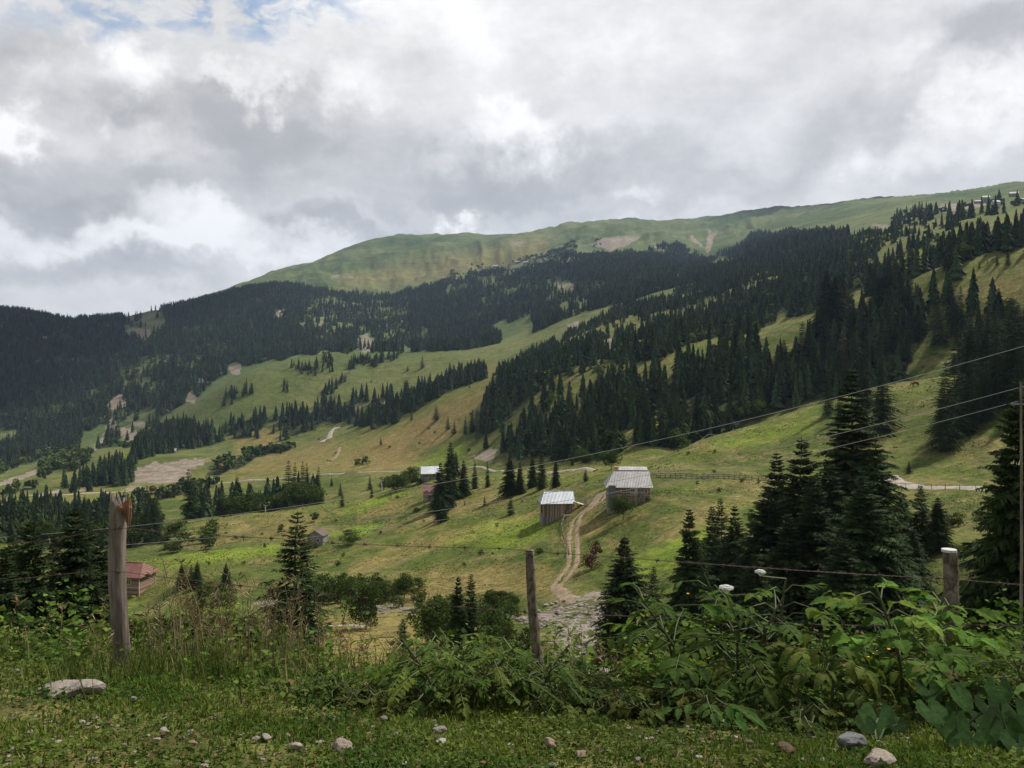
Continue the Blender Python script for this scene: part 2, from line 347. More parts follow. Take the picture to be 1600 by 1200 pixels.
# woods: (name, kind, density per m2, rmin, rmax, polygon)   kinds: s spruce, b broadleaf, m mixed
LEFTW = [(-900,470),(0,486),(100,500),(200,495),(300,472),(370,450),(450,442),(500,455),(560,462),(610,462),(660,450),(700,440),(740,430),(800,427),(850,417),(880,400),(920,398),(1000,397),(1045,380),(1085,400),(1095,412),(1130,395),(1180,368),(1255,366),(1330,372),(1200,415),(1110,440),(1000,470),(930,510),(880,545),(830,560),(790,578),(740,556),(690,550),(633,546),(560,552),(525,551),(451,556),(377,574),(345,598),(300,628),(256,650),(229,675),(200,690),(150,705),(101,704),(60,715),(0,735),(-900,760)]
WOODS = [
 ('left', 'b', 1/110, 1900, 3600, [(840,405),(872,388),(898,374),(908,380),(905,400),(860,416)]), ('left', 'b', 1/110, 1900, 3600, [(1035,384),(1060,380),(1088,392),(1092,412),(1050,402)]), ('left', 'b', 1/260, 2000, 3600, [(700,425),(800,405),(860,400),(860,420),(700,440)]), ('left', 'b', 1/160, 2000, 3600, [(925,392),(930,374),(940,368),(942,384)]),
 ('left', 's', 1/34, 1150, 2700, LEFTW),
 ('band', 's', 1/48, 720, 1250, [(350,659),(430,645),(500,637),(540,630),(600,616),(650,610),(690,595),(735,580),(765,582),(745,605),(700,618),(650,642),(610,660),(568,672),(540,660),(500,668),(440,688),(360,684)]),
 ('gully', 's', 1/48, 850, 1500, [(510,628),(545,590),(569,574),(633,553),(612,552),(560,566),(530,590),(498,620)]),
 ('grp', 's', 1/60, 800, 1500, [(455,570),(522,562),(522,588),(470,585)]),
 ('grp', 's', 1/50, 800, 1500, [(434,597),(455,596),(452,611),(436,612)]),
 ('grp', 's', 1/60, 800, 1500, [(365,607),(398,600),(396,615),(348,634)]),
 ('lower', 's', 1/34, 650, 1200, [(95,765),(130,752),(200,727),(215,690),(260,668),(330,672),(362,690),(330,700),(250,712),(215,722),(205,752),(180,763)]),
 ('lower', 'b', 1/55, 600, 1200, [(325,742),(360,717),(420,700),(470,686),(478,696),(400,715),(345,746)]),
 ('river', 'b', 1/60, 700, 1300, [(-300,775),(0,750),(62,738),(110,712),(145,704),(140,722),(92,740),(45,768),(0,780),(-300,800)]),
 ('river', 'b', 1/80, 700, 1400, [(230,690),(150,706),(60,722),(0,742),(-300,760),(-300,735),(0,715),(100,700),(150,692)]),
 ('leftnear', 'm', 1/40, 260, 720, [(-300,800),(60,795),(190,800),(255,838),(305,856),(290,872),(150,862),(0,850),(-300,860)]),
 ('row', 'm', 1/26, 335, 620, [(285,812),(330,806),(400,797),(490,782),(500,790),(420,803),(300,815)]),
 ('row', 'b', 1/40, 420, 760, [(255,772),(330,757),(350,762),(270,780),(205,782)]),
 ('main', 's', 1/32, 300, 1500, [(748,642),(783,585),(800,562),(850,545),(900,515),(960,480),(1060,455),(1110,440),(1150,420),(1200,405),(1262,385),(1330,372),(1400,350),(1440,352),(1500,352),(1560,356),(1600,352),(2400,330),(2400,560),(1600,500),(1425,540),(1420,592),(1400,600),(1280,625),(1200,652),(1100,688),(1030,718),(1010,733),(950,722),(870,720),(800,718),(748,706)]),
 ('hilltop', 'm', 1/400, 800, 1600, [(1380,352),(1400,338),(1480,322),(1600,318),(1600,352),(1500,352)]),
 ('clump', 's', 1/20, 175, 330, [(1455,715),(1470,640),(1510,600),(1600,565),(2300,520),(2300,640),(1600,690),(1530,712)]),
 ('clump', 's', 1/22, 185, 330, [(1288,690),(1290,645),(1330,625),(1415,615),(1412,650),(1380,684)]),
 ('clump', 's', 1/36, 250, 520, [(1435,530),(1440,500),(1480,480),(1490,520),(1465,536)]),
 ('clump', 's', 1/36, 230, 520, [(1490,640),(1500,592),(1560,574),(1640,565),(1640,640)]),
 ('clump', 's', 1/50, 250, 520, [(1330,520),(1345,486),(1420,450),(1440,500),(1420,560),(1330,545)]),
]
CLEAR = [ (700, 1400, .05, [(-300,815),(-60,790),(0,776),(70,756),(64,728),(0,745),(-300,790)]),  # clearings: (rmin, rmax, remaining share of trees, polygon)
 (900, 3000, 0.0, [(-40,668),(25,674),(20,690),(-40,694)]), (900, 3000, 0.0, [(115,704),(135,670),(160,667),(165,690),(150,702)]),
 (900, 3000, .25, [(165,645),(200,632),(240,650),(230,690),(200,692),(165,670)]), (900, 3000, .10, [(198,498),(225,480),(255,483),(262,500),(240,515),(235,530),(200,522),(193,512)]),
 (900, 3000, .25, [(190,590),(225,588),(240,600),(225,612),(200,610)]), (900, 3000, .0, [(770,512),(800,500),(835,494),(842,515),(830,545),(795,550)]),
 (900, 3000, .30, [(850,435),(900,448),(930,475),(880,500),(860,470)]), (900, 3000, .0, [(1090,420),(1130,402),(1165,395),(1200,398),(1150,410),(1108,428)]),
 (900, 3000, .40, [(470,510),(490,465),(640,465),(640,500),(560,520)]), (900, 3000, .35, [(560,520),(640,500),(645,545),(560,552)]),
 (900, 3000, .45, [(700,440),(830,430),(850,455),(700,470)]), (900, 3000, .0, [(360,580),(372,560),(385,576)]),
 (300, 700, 0.0, [(1187,516),(1276,484),(1284,510),(1323,498),(1321,526),(1276,523),(1249,565),(1208,572),(1188,570)]), (300, 700, 0.0, [(1327,486),(1330,464),(1364,457),(1360,480)]),
 (200, 700, .03, [(1411,445),(1465,425),(1532,402),(1600,383),(2400,330),(2400,480),(1600,490),(1495,486),(1475,460),(1450,470),(1430,470)]),
 (200, 700, .0, [(1475,530),(1441,533),(1450,480),(1485,486)]), (200, 600, 0, [(1008,692),(1010,652),(1030,650),(1032,690)]),
 (200, 600, .1, [(1425,640),(1422,590),(1455,590),(1450,700)]), (650, 1300, .0, [(560,652),(600,640),(612,622),(595,624),(556,638)]),
 (400, 1500, .35, [(930,510),(1000,490),(1010,510),(940,540)]), (400, 1500, .30, [(1180,440),(1200,425),(1215,440),(1200,455)]), (600, 1500, .06, [(1390,358),(1600,350),(1600,378),(1550,385),(1530,375),(1500,385),(1480,378)]),
 (600, 1500, .5, [(1330,372),(1400,350),(1480,352),(1460,400),(1400,420)]), (300, 1500, .3, [(852,705),(880,660),(900,655),(892,710)])]
# ground cover zones: (channel, amount, softness px, rmin, rmax, polygon)  channels 0 dry and painted sun patch, 1 lush, 2 bare
ZONES = [
 (2,1,4,600,1200,[(208,752),(212,735),(240,722),(290,718),(322,716),(328,722),(300,735),(290,750),(255,757),(215,757)]),
 (2,.9,2,600,900,[(60,772),(95,762),(92,770),(62,776)]), (2,.9,2,600,900,[(112,768),(134,763),(134,770)]), (2,.8,2,600,900,[(155,768),(165,762),(166,770)]), (2,.8,2,600,900,[(185,768),(205,759),(222,760),(222,767)]),
 (2,1,3,700,1300,[(-200,800),(-60,775),(0,752),(58,733),(62,740),(30,750),(0,762),(-60,790)]),
 (2,.9,3,1000,3000,[(195,520),(198,514),(232,515),(236,524),(228,532),(212,522)]), (2,.55,4,1000,3000,[(222,505),(226,484),(248,484),(258,500),(248,515),(232,512)]),
 (2,1,2,1000,3000,[(168,634),(176,625),(186,618),(193,622),(192,633),(180,637)]), (2,1,2,1000,3000,[(190,612),(194,604),(196,612)]), (2,1,2,1000,3000,[(260,636),(266,632),(272,636),(264,643)]), (2,1,2,1000,3000,[(291,627),(298,616),(306,622),(303,630)]),
 (2,1,2,1000,3000,[(311,593),(316,591),(324,598),(312,598)]), (2,1,2,1000,3000,[(360,575),(374,570),(373,584),(364,583)]), (2,.9,2,1000,3000,[(168,668),(178,650),(180,665),(188,672),(172,672)]), (2,.9,3,1000,3000,[(190,672),(198,668),(215,675),(208,692),(196,684)]),
 (2,.8,3,1000,3000,[(195,660),(222,658),(228,668),(216,668)]), (2,.8,2,1000,3000,[(140,702),(155,690),(160,676),(162,690),(148,704)]),
 (2,.7,3,2200,4500,[(507,434),(530,429),(560,433),(598,437),(590,440),(540,436)]), (2,.7,3,2200,4500,[(620,446),(700,438),(830,408),(860,402),(858,408),(780,424),(700,442)]), (2,.6,6,2400,4500,[(755,384),(800,376),(850,372),(880,362),(872,374),(800,388)]),
 (2,.8,3,2000,4500,[(928,384),(936,372),(962,368),(996,371),(985,381),(955,392),(945,390)]), (2,.7,3,2000,4500,[(1010,376),(1030,380),(1042,392),(1032,394)]), (2,.9,2,2000,4500,[(1074,366),(1082,368),(1104,388),(1108,394),(1098,388),(1084,378)]), (2,.95,2,2000,4500,[(1106,361),(1112,366),(1118,364),(1108,390),(1102,392),(1106,378)]), (2,.5,3,2000,4500,[(700,372),(708,370),(716,376)]), (2,.6,3,2000,4500,[(1225,331),(1262,328),(1230,334)]),
 (2,.8,3,1500,4500,[(868,408),(902,402),(900,410),(872,414)]), (2,.6,3,1500,4500,[(865,440),(895,442),(905,455),(915,462),(880,462)]), (2,.7,3,1500,4500,[(855,470),(868,468),(880,495),(870,492)]), (2,.7,2,1500,3000,[(430,486),(446,484),(438,498)]), (2,.7,2,1500,3000,[(490,504),(508,502),(500,512)]),
 (2,.8,3,1000,3500,[(1460,330),(1475,320),(1520,316),(1560,318),(1520,324),(1480,332)]), (2,.7,2,1000,3500,[(1360,352),(1380,348),(1400,356),(1380,360)]), (2,.4,5,600,1500,[(1572,322),(1610,320),(1610,350),(1580,345)]),
 (2,.8,2,400,1600,[(940,532),(960,528),(966,544),(944,548)]), (2,.7,2,400,1600,[(984,520),(1000,517),(996,526)]), (2,.7,2,400,1600,[(1028,506),(1060,502),(1048,512)]), (2,.8,2,900,2500,[(884,505),(906,502),(908,510),(886,512)]), (2,.6,2,900,2500,[(838,464),(846,462),(848,470)]), (2,.6,2,1200,3000,[(1054,432),(1066,426),(1072,424),(1062,436)]), (0,.9,5,400,1600,[(930,545),(965,520),(1000,530),(960,556)]), (2,.8,2,1000,3000,[(66,526),(76,524),(74,530)]), (2,.8,2,1000,3000,[(270,573),(276,570),(280,576)]),
 (2,.5,14,2.4,4.2,[(430,1172),(560,1150),(680,1168),(640,1215),(420,1215)]), (2,.45,14,2.4,4.0,[(120,1180),(330,1165),(360,1210),(130,1215)]), (2,.4,12,2.4,4.0,[(850,1185),(1010,1172),(1100,1215),(860,1215)]),
 (2,.9,3,250,900,[(735,716),(765,700),(782,704),(770,722)]), (2,.7,3,1000,2500,[(555,540),(572,520),(585,535),(570,552)]),
 (2,.36,6,150,400,[(1050,712),(1100,722),(1210,728),(1205,742),(1090,738),(1045,724)]), (2,.5,9,120,300,[(1500,735),(1560,670),(1610,650),(1610,745)]), (2,.45,6,60,120,[(1380,826),(1425,822),(1430,832),(1385,835)]),
 (0,1.0,14,250,900,[(560,700),(620,670),(760,600),(790,590),(760,630),(720,670),(640,735),(560,738),(490,730)]), (0,.7,14,600,1200,[(340,735),(430,705),(520,690),(560,700),(520,735),(400,745)]), (0,.6,10,180,450,[(300,830),(440,800),(500,808),(480,850),(320,850)]),
 (0,1,8,120,450,[(520,905),(600,860),(720,828),(800,806),(840,800),(835,812),(740,845),(640,865),(560,905),(500,950)]), (0,.7,12,100,300,[(560,930),(700,880),(860,880),(870,930),(700,925),(600,945)]), (0,.7,10,150,400,[(640,810),(760,770),(820,780),(740,800),(660,830)]),
 (0,.9,12,30,140,[(500,1050),(500,985),(640,970),(670,1000),(640,1070),(520,1080)]), (0,.8,10,60,140,[(430,975),(660,940),(680,960),(560,1000)]), (0,.5,12,80,220,[(1010,860),(1100,790),(1180,780),(1100,830)]), (0,.6,12,300,600,[(1480,480),(1560,430),(1600,420),(1600,470)]),
 (0,.5,14,150,320,[(880,780),(940,790),(1010,800),(1000,850),(930,850),(910,880)]), (0,.8,10,700,1300,[(362,690),(430,668),(440,690),(400,705),(370,705)]), (0,.62,22,2200,4500,[(500,470),(540,430),(700,400),(850,370),(860,400),(700,440),(560,450)]),  # last zone: sunlit patch on the far ridge, painted with the dry colour
 (0,.7,8,180,420,[(560,800),(640,775),(650,790),(560,815)]), (0,.5,14,900,1500,[(640,640),(700,600),(780,560),(780,600)]),
 (1,1,8,180,450,[(530,802),(560,785),(620,768),(640,770),(600,785),(560,800)]), (1,1,7,180,450,[(505,835),(580,818),(600,822),(560,835),(510,842)]), (1,1,9,150,400,[(240,872),(330,862),(440,850),(430,866),(330,880),(240,890)]), (1,.8,14,110,260,[(690,850),(760,815),(850,806),(860,840),(780,862)]), (1,.8,12,90,240,[(980,880),(1030,850),(1110,820),(1100,870),(1000,910)]),
 (1,.7,14,200,700,[(620,745),(690,700),(730,690),(720,720),(650,760)]), (1,.5,12,700,1300,[(170,725),(330,690),(330,680),(200,700)]), (1,.6,16,230,330,[(1080,710),(1190,665),(1270,640),(1270,680),(1120,722)]), (1,.9,10,50,160,[(200,960),(330,930),(380,945),(300,1000),(210,1000)]),
 (1,.6,10,600,760,[(210,800),(330,780),(400,765),(380,780),(230,812)]), (1,.6,12,400,520,[(1420,470),(1560,405),(1600,395),(1600,420),(1450,475)]),
]
def zone(u, v, r):
    W = np.zeros((len(u), 4)); j1, j2 = vnoise(u / 9, v / 5, 31) * 3 + vnoise(u / 3, v / 2, 33) * 1.4, vnoise(u / 9, v / 5, 35) * 2 + vnoise(u / 3, v / 2, 36)
    for ch, am, so, r0, r1, P in ZONES:
        P = np.array(P, float)
        if ch == 2 and r0 >= 1000: P = P.mean(0) + (P - P.mean(0)) * (1.35 if np.ptp(P[:, 0]) < 30 else 1.1)
        k = np.nonzero((r > r0) & (r < r1) & (u > P[:, 0].min() - so) & (u < P[:, 0].max() + so) & (v > P[:, 1].min() - so) & (v < P[:, 1].max() + so))[0]
        if not len(k): continue
        js = min(1.6, so / 2.5)
        if ch == 2: so = so * 1.5
        d = sdist(u[k] + j1[k] * js, v[k] + j2[k] * js, P); w = np.clip((d + so * 0.5) / so, 0, 1) * am
        W[k, ch] = np.maximum(W[k, ch], w)
    return W
def woodmask(u, v, r, kinds=None):
    w = np.zeros(len(u))
    for nm, kd, dn, r0, r1, P in WOODS:
        k = (r > r0) & (r < r1); k[k] = inpoly(u[k], v[k], P); w[k] = np.maximum(w[k], dn)
    c = np.ones(len(u))
    for r0, r1, sh, P in CLEAR:
        k = (r > r0) & (r < r1); k[k] = inpoly(u[k], v[k], P); c[k] = np.minimum(c[k], sh)
    return w, c

# ------------------------------------------------------------------ ground materials
def veg_noise(nt):
    tc = nt.nodes.new('ShaderNodeTexCoord'); return tc.outputs['Object']
def principled(name, rough=0.8, spec=0.3):
    m = bpy.data.materials.new(name); m.use_nodes = True; nt = m.node_tree; p = nt.nodes['Principled BSDF']
    p.inputs['Roughness'].default_value = rough; p.inputs['Specular IOR Level'].default_value = spec; return m, nt, p
def terrain_material():
    m, nt, p = principled('meadow_ground', 0.95, 0.08)
    P = nt.nodes.new('ShaderNodeNewGeometry').outputs['Position']
    at_ = nt.nodes.new('ShaderNodeAttribute'); at_.attribute_name = 'col'; at_.attribute_type = 'GEOMETRY'
    sp = nt.nodes.new('ShaderNodeSeparateColor'); nt.links.new(at_.outputs['Color'], sp.inputs[0])
    dry, lush, bare, wood = sp.outputs[0], sp.outputs[1], sp.outputs[2], at_.outputs['Alpha']
    far = NOISE(nt, P, 0.006, 6, 0.6, 0.6); mid = NOISE(nt, P, 0.035, 6, 0.6, 0.5); near = NOISE(nt, P, 0.35, 6, 0.65, 0.2); fine = NOISE(nt, P, 3.5, 6, 0.7)
    P2 = VM(nt, 'MULTIPLY', P, (1, 1, 6)).outputs[0]; contour = NOISE(nt, P2, 0.05, 5, 0.6, 1.2)
    g = MIX(nt, MR(nt, far, .38, .62), (0.068, 0.096, 0.018), (0.136, 0.150, 0.034))
    g = MIX(nt, MR(nt, contour, .44, .66), g, (0.180, 0.155, 0.058))
    g = MIX(nt, M2(nt, 'MULTIPLY', MR(nt, mid, .5, .7), .6), g, (0.060, 0.085, 0.020))
    dist = VM(nt, 'LENGTH', P).outputs[1]; alp = MIX(nt, MR(nt, NOISE(nt, P, .004, 9, .62, .8), .38, .62), (.070, .108, .036), (.145, .165, .062)); alp = MIX(nt, MR(nt, NOISE(nt, P2, .014, 7, .65, 1.0), .52, .70), alp, (.040, .062, .026))
    g = MIX(nt, MR(nt, dist, 650, 1500), g, alp)
    dm = M2(nt, 'MULTIPLY', dry, MR(nt, mid, .25, .60)); dm = M2(nt, 'MULTIPLY', dm, .95)
    dc = MIX(nt, MR(nt, near, .3, .7), (0.20, 0.155, 0.052), (0.30, 0.215, 0.088))
    g = MIX(nt, dm, g, dc)
    lc = MIX(nt, MR(nt, near, .3, .7), (0.120, 0.195, 0.020), (0.215, 0.250, 0.032))
    g = MIX(nt, M2(nt, 'MULTIPLY', lush, MR(nt, mid, .25, .55)), g, lc)
    tl = NOISE(nt, VM(nt, 'MULTIPLY', P, (1, 1, 9)).outputs[0], 0.11, 4, .55, .6); tl = MR(nt, M2(nt, 'ABSOLUTE', M2(nt, 'SUBTRACT', tl, .5)), .0, .022, 1, 0); g = MIX(nt, M2(nt, 'MULTIPLY', M2(nt, 'MULTIPLY', tl, MR(nt, mid, .42, .58)), .55), g, (0.045, 0.055, 0.018))
    # speckle of tufts, herbs and weeds
    g = MIX(nt, M2(nt, 'MULTIPLY', MR(nt, near, .52, .72), .45), g, (0.050, 0.068, 0.018))
    g = MIX(nt, 1.0, g, RAMP(nt, fine, [(.3, .55), (.7, 1.40)]), 'MULTIPLY')
    gr = MIX(nt, 1.0, g, RAMP(nt, NOISE(nt, P, 0.9, 5, .7), [(.35, .62), (.65, 1.30)]), 'MULTIPLY')
    gr = MIX(nt, 1.0, gr, RAMP(nt, NOISE(nt, P, 0.16, 5, .7, .6), [(.35, .74), (.65, 1.22)]), 'MULTIPLY')
    # worn earth scars on steep turf
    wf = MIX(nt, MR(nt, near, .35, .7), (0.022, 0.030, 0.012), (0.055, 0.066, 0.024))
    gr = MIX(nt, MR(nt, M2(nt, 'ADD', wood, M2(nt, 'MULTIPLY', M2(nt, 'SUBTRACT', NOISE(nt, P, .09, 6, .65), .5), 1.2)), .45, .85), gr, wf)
    rk = MIX(nt, MR(nt, NOISE(nt, P, .12, 8, .7, .5), .35, .65), (0.135, 0.115, 0.088), (0.38, 0.335, 0.28))
    rk = MIX(nt, MR(nt, NOISE(nt, P, 1.3, 5, .7), .35, .65), rk, (0.20, 0.155, 0.115))
    bm = M2(nt, 'MULTIPLY', bare, 1.25); bm = M2(nt, 'ADD', bm, M2(nt, 'MULTIPLY', M2(nt, 'SUBTRACT', NOISE(nt, P, .07, 8, .65, .4), .5), 1.6)); bm = MR(nt, bm, .55, .95)
    bm = M2(nt, 'MULTIPLY', bm, MR(nt, bare, .02, .15))
    col = MIX(nt, bm, gr, rk)
    nt.links.new(col, p.inputs['Base Color'])
    b = nt.nodes.new('ShaderNodeBump'); b.inputs['Strength'].default_value = .8; b.inputs['Distance'].default_value = .5
    hh = M2(nt, 'ADD', near, M2(nt, 'MULTIPLY', fine, .35)); hh = M2(nt, 'ADD', hh, M2(nt, 'MULTIPLY', mid, 3)); nt.links.new(hh, b.inputs['Height']); nt.links.new(b.outputs[0], p.inputs['Normal'])
    return m
def build_terrain():
    azv = np.concatenate([np.arange(-180, -56, 2.5), np.degrees(np.arctan((np.concatenate([np.arange(-1850, -880, 12), np.arange(-880, 880, 2.0), np.arange(880, 1851, 12)])) / FP)), np.arange(57.5, 180.1, 2.5)])
    azv = np.radians(np.unique(np.round(azv, 5))); nc = len(azv)
    sub = [1, 1, 2, 3, 5, 12, 8, 6, 8, 8, 22, 34, 52, 16, 22, 8, 26, 10, 40, 12, 60, 12, 46, 10, 4]
    us = az2u(azv); fi = np.clip((us + 900) / 4, 0, len(UT) - 1.001); i0 = fi.astype(int); fr = fi - i0
    Ld = TL[:, i0] * (1 - fr) + TL[:, i0 + 1] * fr                      # K, nc
    rows = []
    for j in range(K - 1):
        n = sub[j] if j < len(sub) else 8
        for t in range(n): rows.append(Ld[j] + (Ld[j + 1] - Ld[j]) * t / n)
    rows.append(Ld[-1]); q = np.exp(np.array(rows)); nr = len(rows)
    X = q * np.sin(azv)[None]; Y = q * np.cos(azv)[None]; Z = H(X, Y)
    V = np.stack([X, Y, Z], -1).reshape(-1, 3)
    a = (np.arange(nr - 1)[:, None] * nc + np.arange(nc - 1)[None]).ravel()
    F = np.stack([a, a + 1, a + nc + 1, a + nc], 1)
    # close the little hole under the camera
    V = np.concatenate([V, [[0, 0, -1.56]]]); c = len(V) - 1
    F = np.concatenate([F, [[i, i, i, i] for i in []] and [] or np.zeros((0, 4), int)])
    y = np.maximum(V[:, 1], 1e-3); uu = np.where(V[:, 1] > .2, UC + FP * V[:, 0] / y, -5000.); vv = VH - FP * V[:, 2] / y; rr = np.hypot(V[:, 0], V[:, 1])
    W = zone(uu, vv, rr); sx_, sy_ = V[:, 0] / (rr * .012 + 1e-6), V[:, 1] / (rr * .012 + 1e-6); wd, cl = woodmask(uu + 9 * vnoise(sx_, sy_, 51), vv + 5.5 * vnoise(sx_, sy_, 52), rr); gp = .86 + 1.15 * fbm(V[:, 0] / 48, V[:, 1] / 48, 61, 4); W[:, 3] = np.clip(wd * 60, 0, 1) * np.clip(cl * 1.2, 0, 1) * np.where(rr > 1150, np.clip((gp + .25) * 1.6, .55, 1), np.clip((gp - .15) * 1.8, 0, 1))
    n = nr * nc; g = W[:n].reshape(nr, nc, 4); g3 = g[..., 3]
    for _ in range(3): g3[1:-1, 1:-1] = (g3[:-2, 1:-1] + g3[2:, 1:-1] + g3[1:-1, :-2] + g3[1:-1, 2:] + 2 * g3[1:-1, 1:-1]) / 6
    W[:n] = g.reshape(-1, 4)
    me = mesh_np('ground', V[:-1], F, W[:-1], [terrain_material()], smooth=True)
    o = obj('ground', me); tag(o, kind='structure'); return o
build_terrain()

# ------------------------------------------------------------------ draped roads, tracks and the stream bed
def soil_material(name, c1, c2, grassy=None, scale=2.0, stones=False):
    m, nt, p = principled(name, 0.95, 0.1); P = nt.nodes.new('ShaderNodeNewGeometry').outputs['Position']
    c = MIX(nt, MR(nt, NOISE(nt, P, scale, 7, .7, .3), .35, .65), c1, c2); c = MIX(nt, 1.0, c, RAMP(nt, NOISE(nt, P, .35, 5, .7), [(.35, .75), (.65, 1.2)]), 'MULTIPLY')
    if stones:
        vo = nt.nodes.new('ShaderNodeTexVoronoi'); nt.links.new(P, vo.inputs['Vector']); vo.inputs['Scale'].default_value = 3.2
        sv = nt.nodes.new('ShaderNodeSeparateColor'); nt.links.new(vo.outputs['Color'], sv.inputs[0])
        c = MIX(nt, MR(nt, sv.outputs[0], .2, .9), c, (.27, .235, .205)); c = MIX(nt, MR(nt, vo.outputs['Distance'], .22, .0), c, (.10, .085, .07))
    if grassy: c = MIX(nt, MR(nt, NOISE(nt, P, .28, 6, .7, .8), .47, .56), c, grassy)
    c = MIX(nt, 1.0, c, RAMP(nt, NOISE(nt, P, 9, 4, .7), [(.3, .75), (.7, 1.2)]), 'MULTIPLY')
    nt.links.new(c, p.inputs['Base Color']); b = nt.nodes.new('ShaderNodeBump'); b.inputs['Distance'].default_value = .12; nt.links.new(NOISE(nt, P, 2.5, 6, .7), b.inputs['Height']); nt.links.new(b.outputs[0], p.inputs['Normal'])
    return m
def smooth_line(pts, n=8):
    P = [Vector(p) for p in pts]; o = []
    for i in range(len(P) - 1):
        p0, p1, p2, p3 = P[max(i-1, 0)], P[i], P[i+1], P[min(i+2, len(P)-1)]
        for t in range(n):
            t /= n; o.append(0.5 * ((2*p1) + (p2-p0)*t + (2*p0-5*p1+4*p2-p3)*t*t + (3*p1-p0-3*p2+p3)*t**3))
    o.append(P[-1]); return o
def strip(name, pix, width, mat, lo, hi, lift=0.05, n=8, ragged=.2, off=0.0, cross=5, par=None):
    W = smooth_line([hit(u, v, lo, hi)[0] for u, v in pix], n); V = []; m = len(W); wid = width
    for i, p in enumerate(W):
        t = (W[min(i+1, m-1)] - W[max(i-1, 0)]); t.z = 0; t.normalize(); s = Vector((t.y, -t.x, 0)); f = i / (m - 1)
        w = (wid if isinstance(wid, (int, float)) else wid[0] + (wid[1] - wid[0]) * f)
        for k in range(cross):
            a = k / (cross - 1) - .5; e = 1 + ragged * random.uniform(-1, 1) if k in (0, cross - 1) else 1
            q = p + s * (a * w * e + off); V.append((q.x, q.y))
    V = np.array(V); Z = H(V[:, 0], V[:, 1]) + lift
    edge = np.arange(len(V)) % cross; Z[(edge == 0) | (edge == cross - 1)] -= lift * 1.6
    F = [(i*cross+k, (i+1)*cross+k, (i+1)*cross+k+1, i*cross+k+1) for i in range(m - 1) for k in range(cross - 1)]
    me = mesh_np(name, np.column_stack([V, Z]), F, None, [mat], smooth=True); o = obj(name, me, par); tag(o, kind='structure'); return o
road_m = soil_material('pale_gravel', (.27, .235, .19), (.40, .355, .30))
dirt_m = soil_material('rutted_dirt', (.21, .155, .10), (.32, .25, .17), scale=1.2)
bed_m = soil_material('stream_gravel', (.17, .135, .105), (.29, .24, .20), (.085, .088, .035), 1.5, True)
strip('valley_road', [(40,774),(110,773),(200,768),(300,759),(370,753),(420,750),(480,744),(540,740)], 3.2, road_m, 450, 900, .5, ragged=.1)
strip('valley_road', [(560,738),(640,737),(700,733),(760,733),(830,735),(880,737),(930,736)], 2.4, road_m, 250, 800, .35)
strip('bench_road', [(1200,749),(1240,750),(1290,750),(1370,752),(1400,752),(1450,762),(1545,764),(1700,768)], [2.4,4], road_m, 120, 230, .12)
strip('road_bend', [(1392,744),(1400,750),(1420,757),(1440,762)], [3.5,3.2], road_m, 120, 230, .16)
strip('hill_track', [(503,692),(515,680),(530,668)], 7, road_m, 700, 1200, .6)
strip('hill_track', [(568,650),(585,640),(606,626)], 6, road_m, 700, 1200, .6)
strip('hill_path', [(516,720),(526,712),(530,700)], 4, dirt_m, 500, 1200, .5)
TR = [(944,772),(935,785),(920,796),(903,808),(897,825),(895,845),(896,866),(893,885),(878,905),(866,918)]
strip('dirt_track', TR, 1.05, dirt_m, 70, 200, .06, off=.75, ragged=.35)
strip('dirt_track', TR, 1.05, dirt_m, 70, 200, .06, off=-.75, ragged=.35)
strip('dirt_track', [(940,770),(925,790),(908,803)], 3.0, dirt_m, 70, 210, .045)
strip('dirt_track', [(866,914),(878,925),(888,935),(905,938),(918,946),(905,956)], [2.2,3.4], dirt_m, 70, 170, .06)
strip('stream_bed', [(560,950),(610,950),(660,955),(720,958),(790,962),(850,962),(890,958)], [1.4,4.5], bed_m, 60, 160, .08, cross=11, ragged=.25)
strip('rubble_fan', [(880,946),(905,952),(920,968),(932,990),(944,1015),(955,1040),(960,1060)], [12,9], bed_m, 42, 130, .10, cross=13, ragged=.35)
strip('gravel_bar', [(408,940),(430,940),(455,942),(480,944)], 4.5, bed_m, 90, 230, .08, cross=7)
strip('field_path', [(500,978),(540,977),(575,979)], 1.2, road_m, 60, 140, .06)

# ------------------------------------------------------------------ vegetation
def veg_material(name, trans=0.0, rough=.75, spec=.15, vary=.25, back=None):
    m, nt, p = principled(name, rough, spec)
    a = nt.nodes.new('ShaderNodeAttribute'); a.attribute_name = 'col'; oi = nt.nodes.new('ShaderNodeObjectInfo')
    P = nt.nodes.new('ShaderNodeNewGeometry').outputs['Position']
    c = MIX(nt, 1.0, a.outputs['Color'], RAMP(nt, oi.outputs['Random'], [(0, 1 - vary), (1, 1 + vary)]), 'MULTIPLY')
    c = MIX(nt, 1.0, c, RAMP(nt, NOISE(nt, P, 0.6, 4, .6), [(.3, .8), (.7, 1.22)]), 'MULTIPLY'); c = MIX(nt, 1.0, c, RAMP(nt, NOISE(nt, P, 35, 3, .7), [(.35, .72), (.65, 1.25)]), 'MULTIPLY')
    nt.links.new(c, p.inputs['Base Color'])
    if trans:
        t = nt.nodes.new('ShaderNodeBsdfTranslucent'); mx = nt.nodes.new('ShaderNodeMixShader'); mx.inputs[0].default_value = trans
        nt.links.new(MIX(nt, 1, c, (1.0, 1.15, .6), 'MULTIPLY'), t.inputs[0]); nt.links.new(p.outputs[0], mx.inputs[1]); nt.links.new(t.outputs[0], mx.inputs[2])
        nt.links.new(mx.outputs[0], nt.nodes['Material Output'].inputs[0])
    return m
NEEDLE = veg_material('spruce_needles', 0, .8, .1, .22); LEAF = veg_material('broad_leaves', .25, .85, .05, .2); FARV = veg_material('far_foliage', 0, .9, .05, .0)
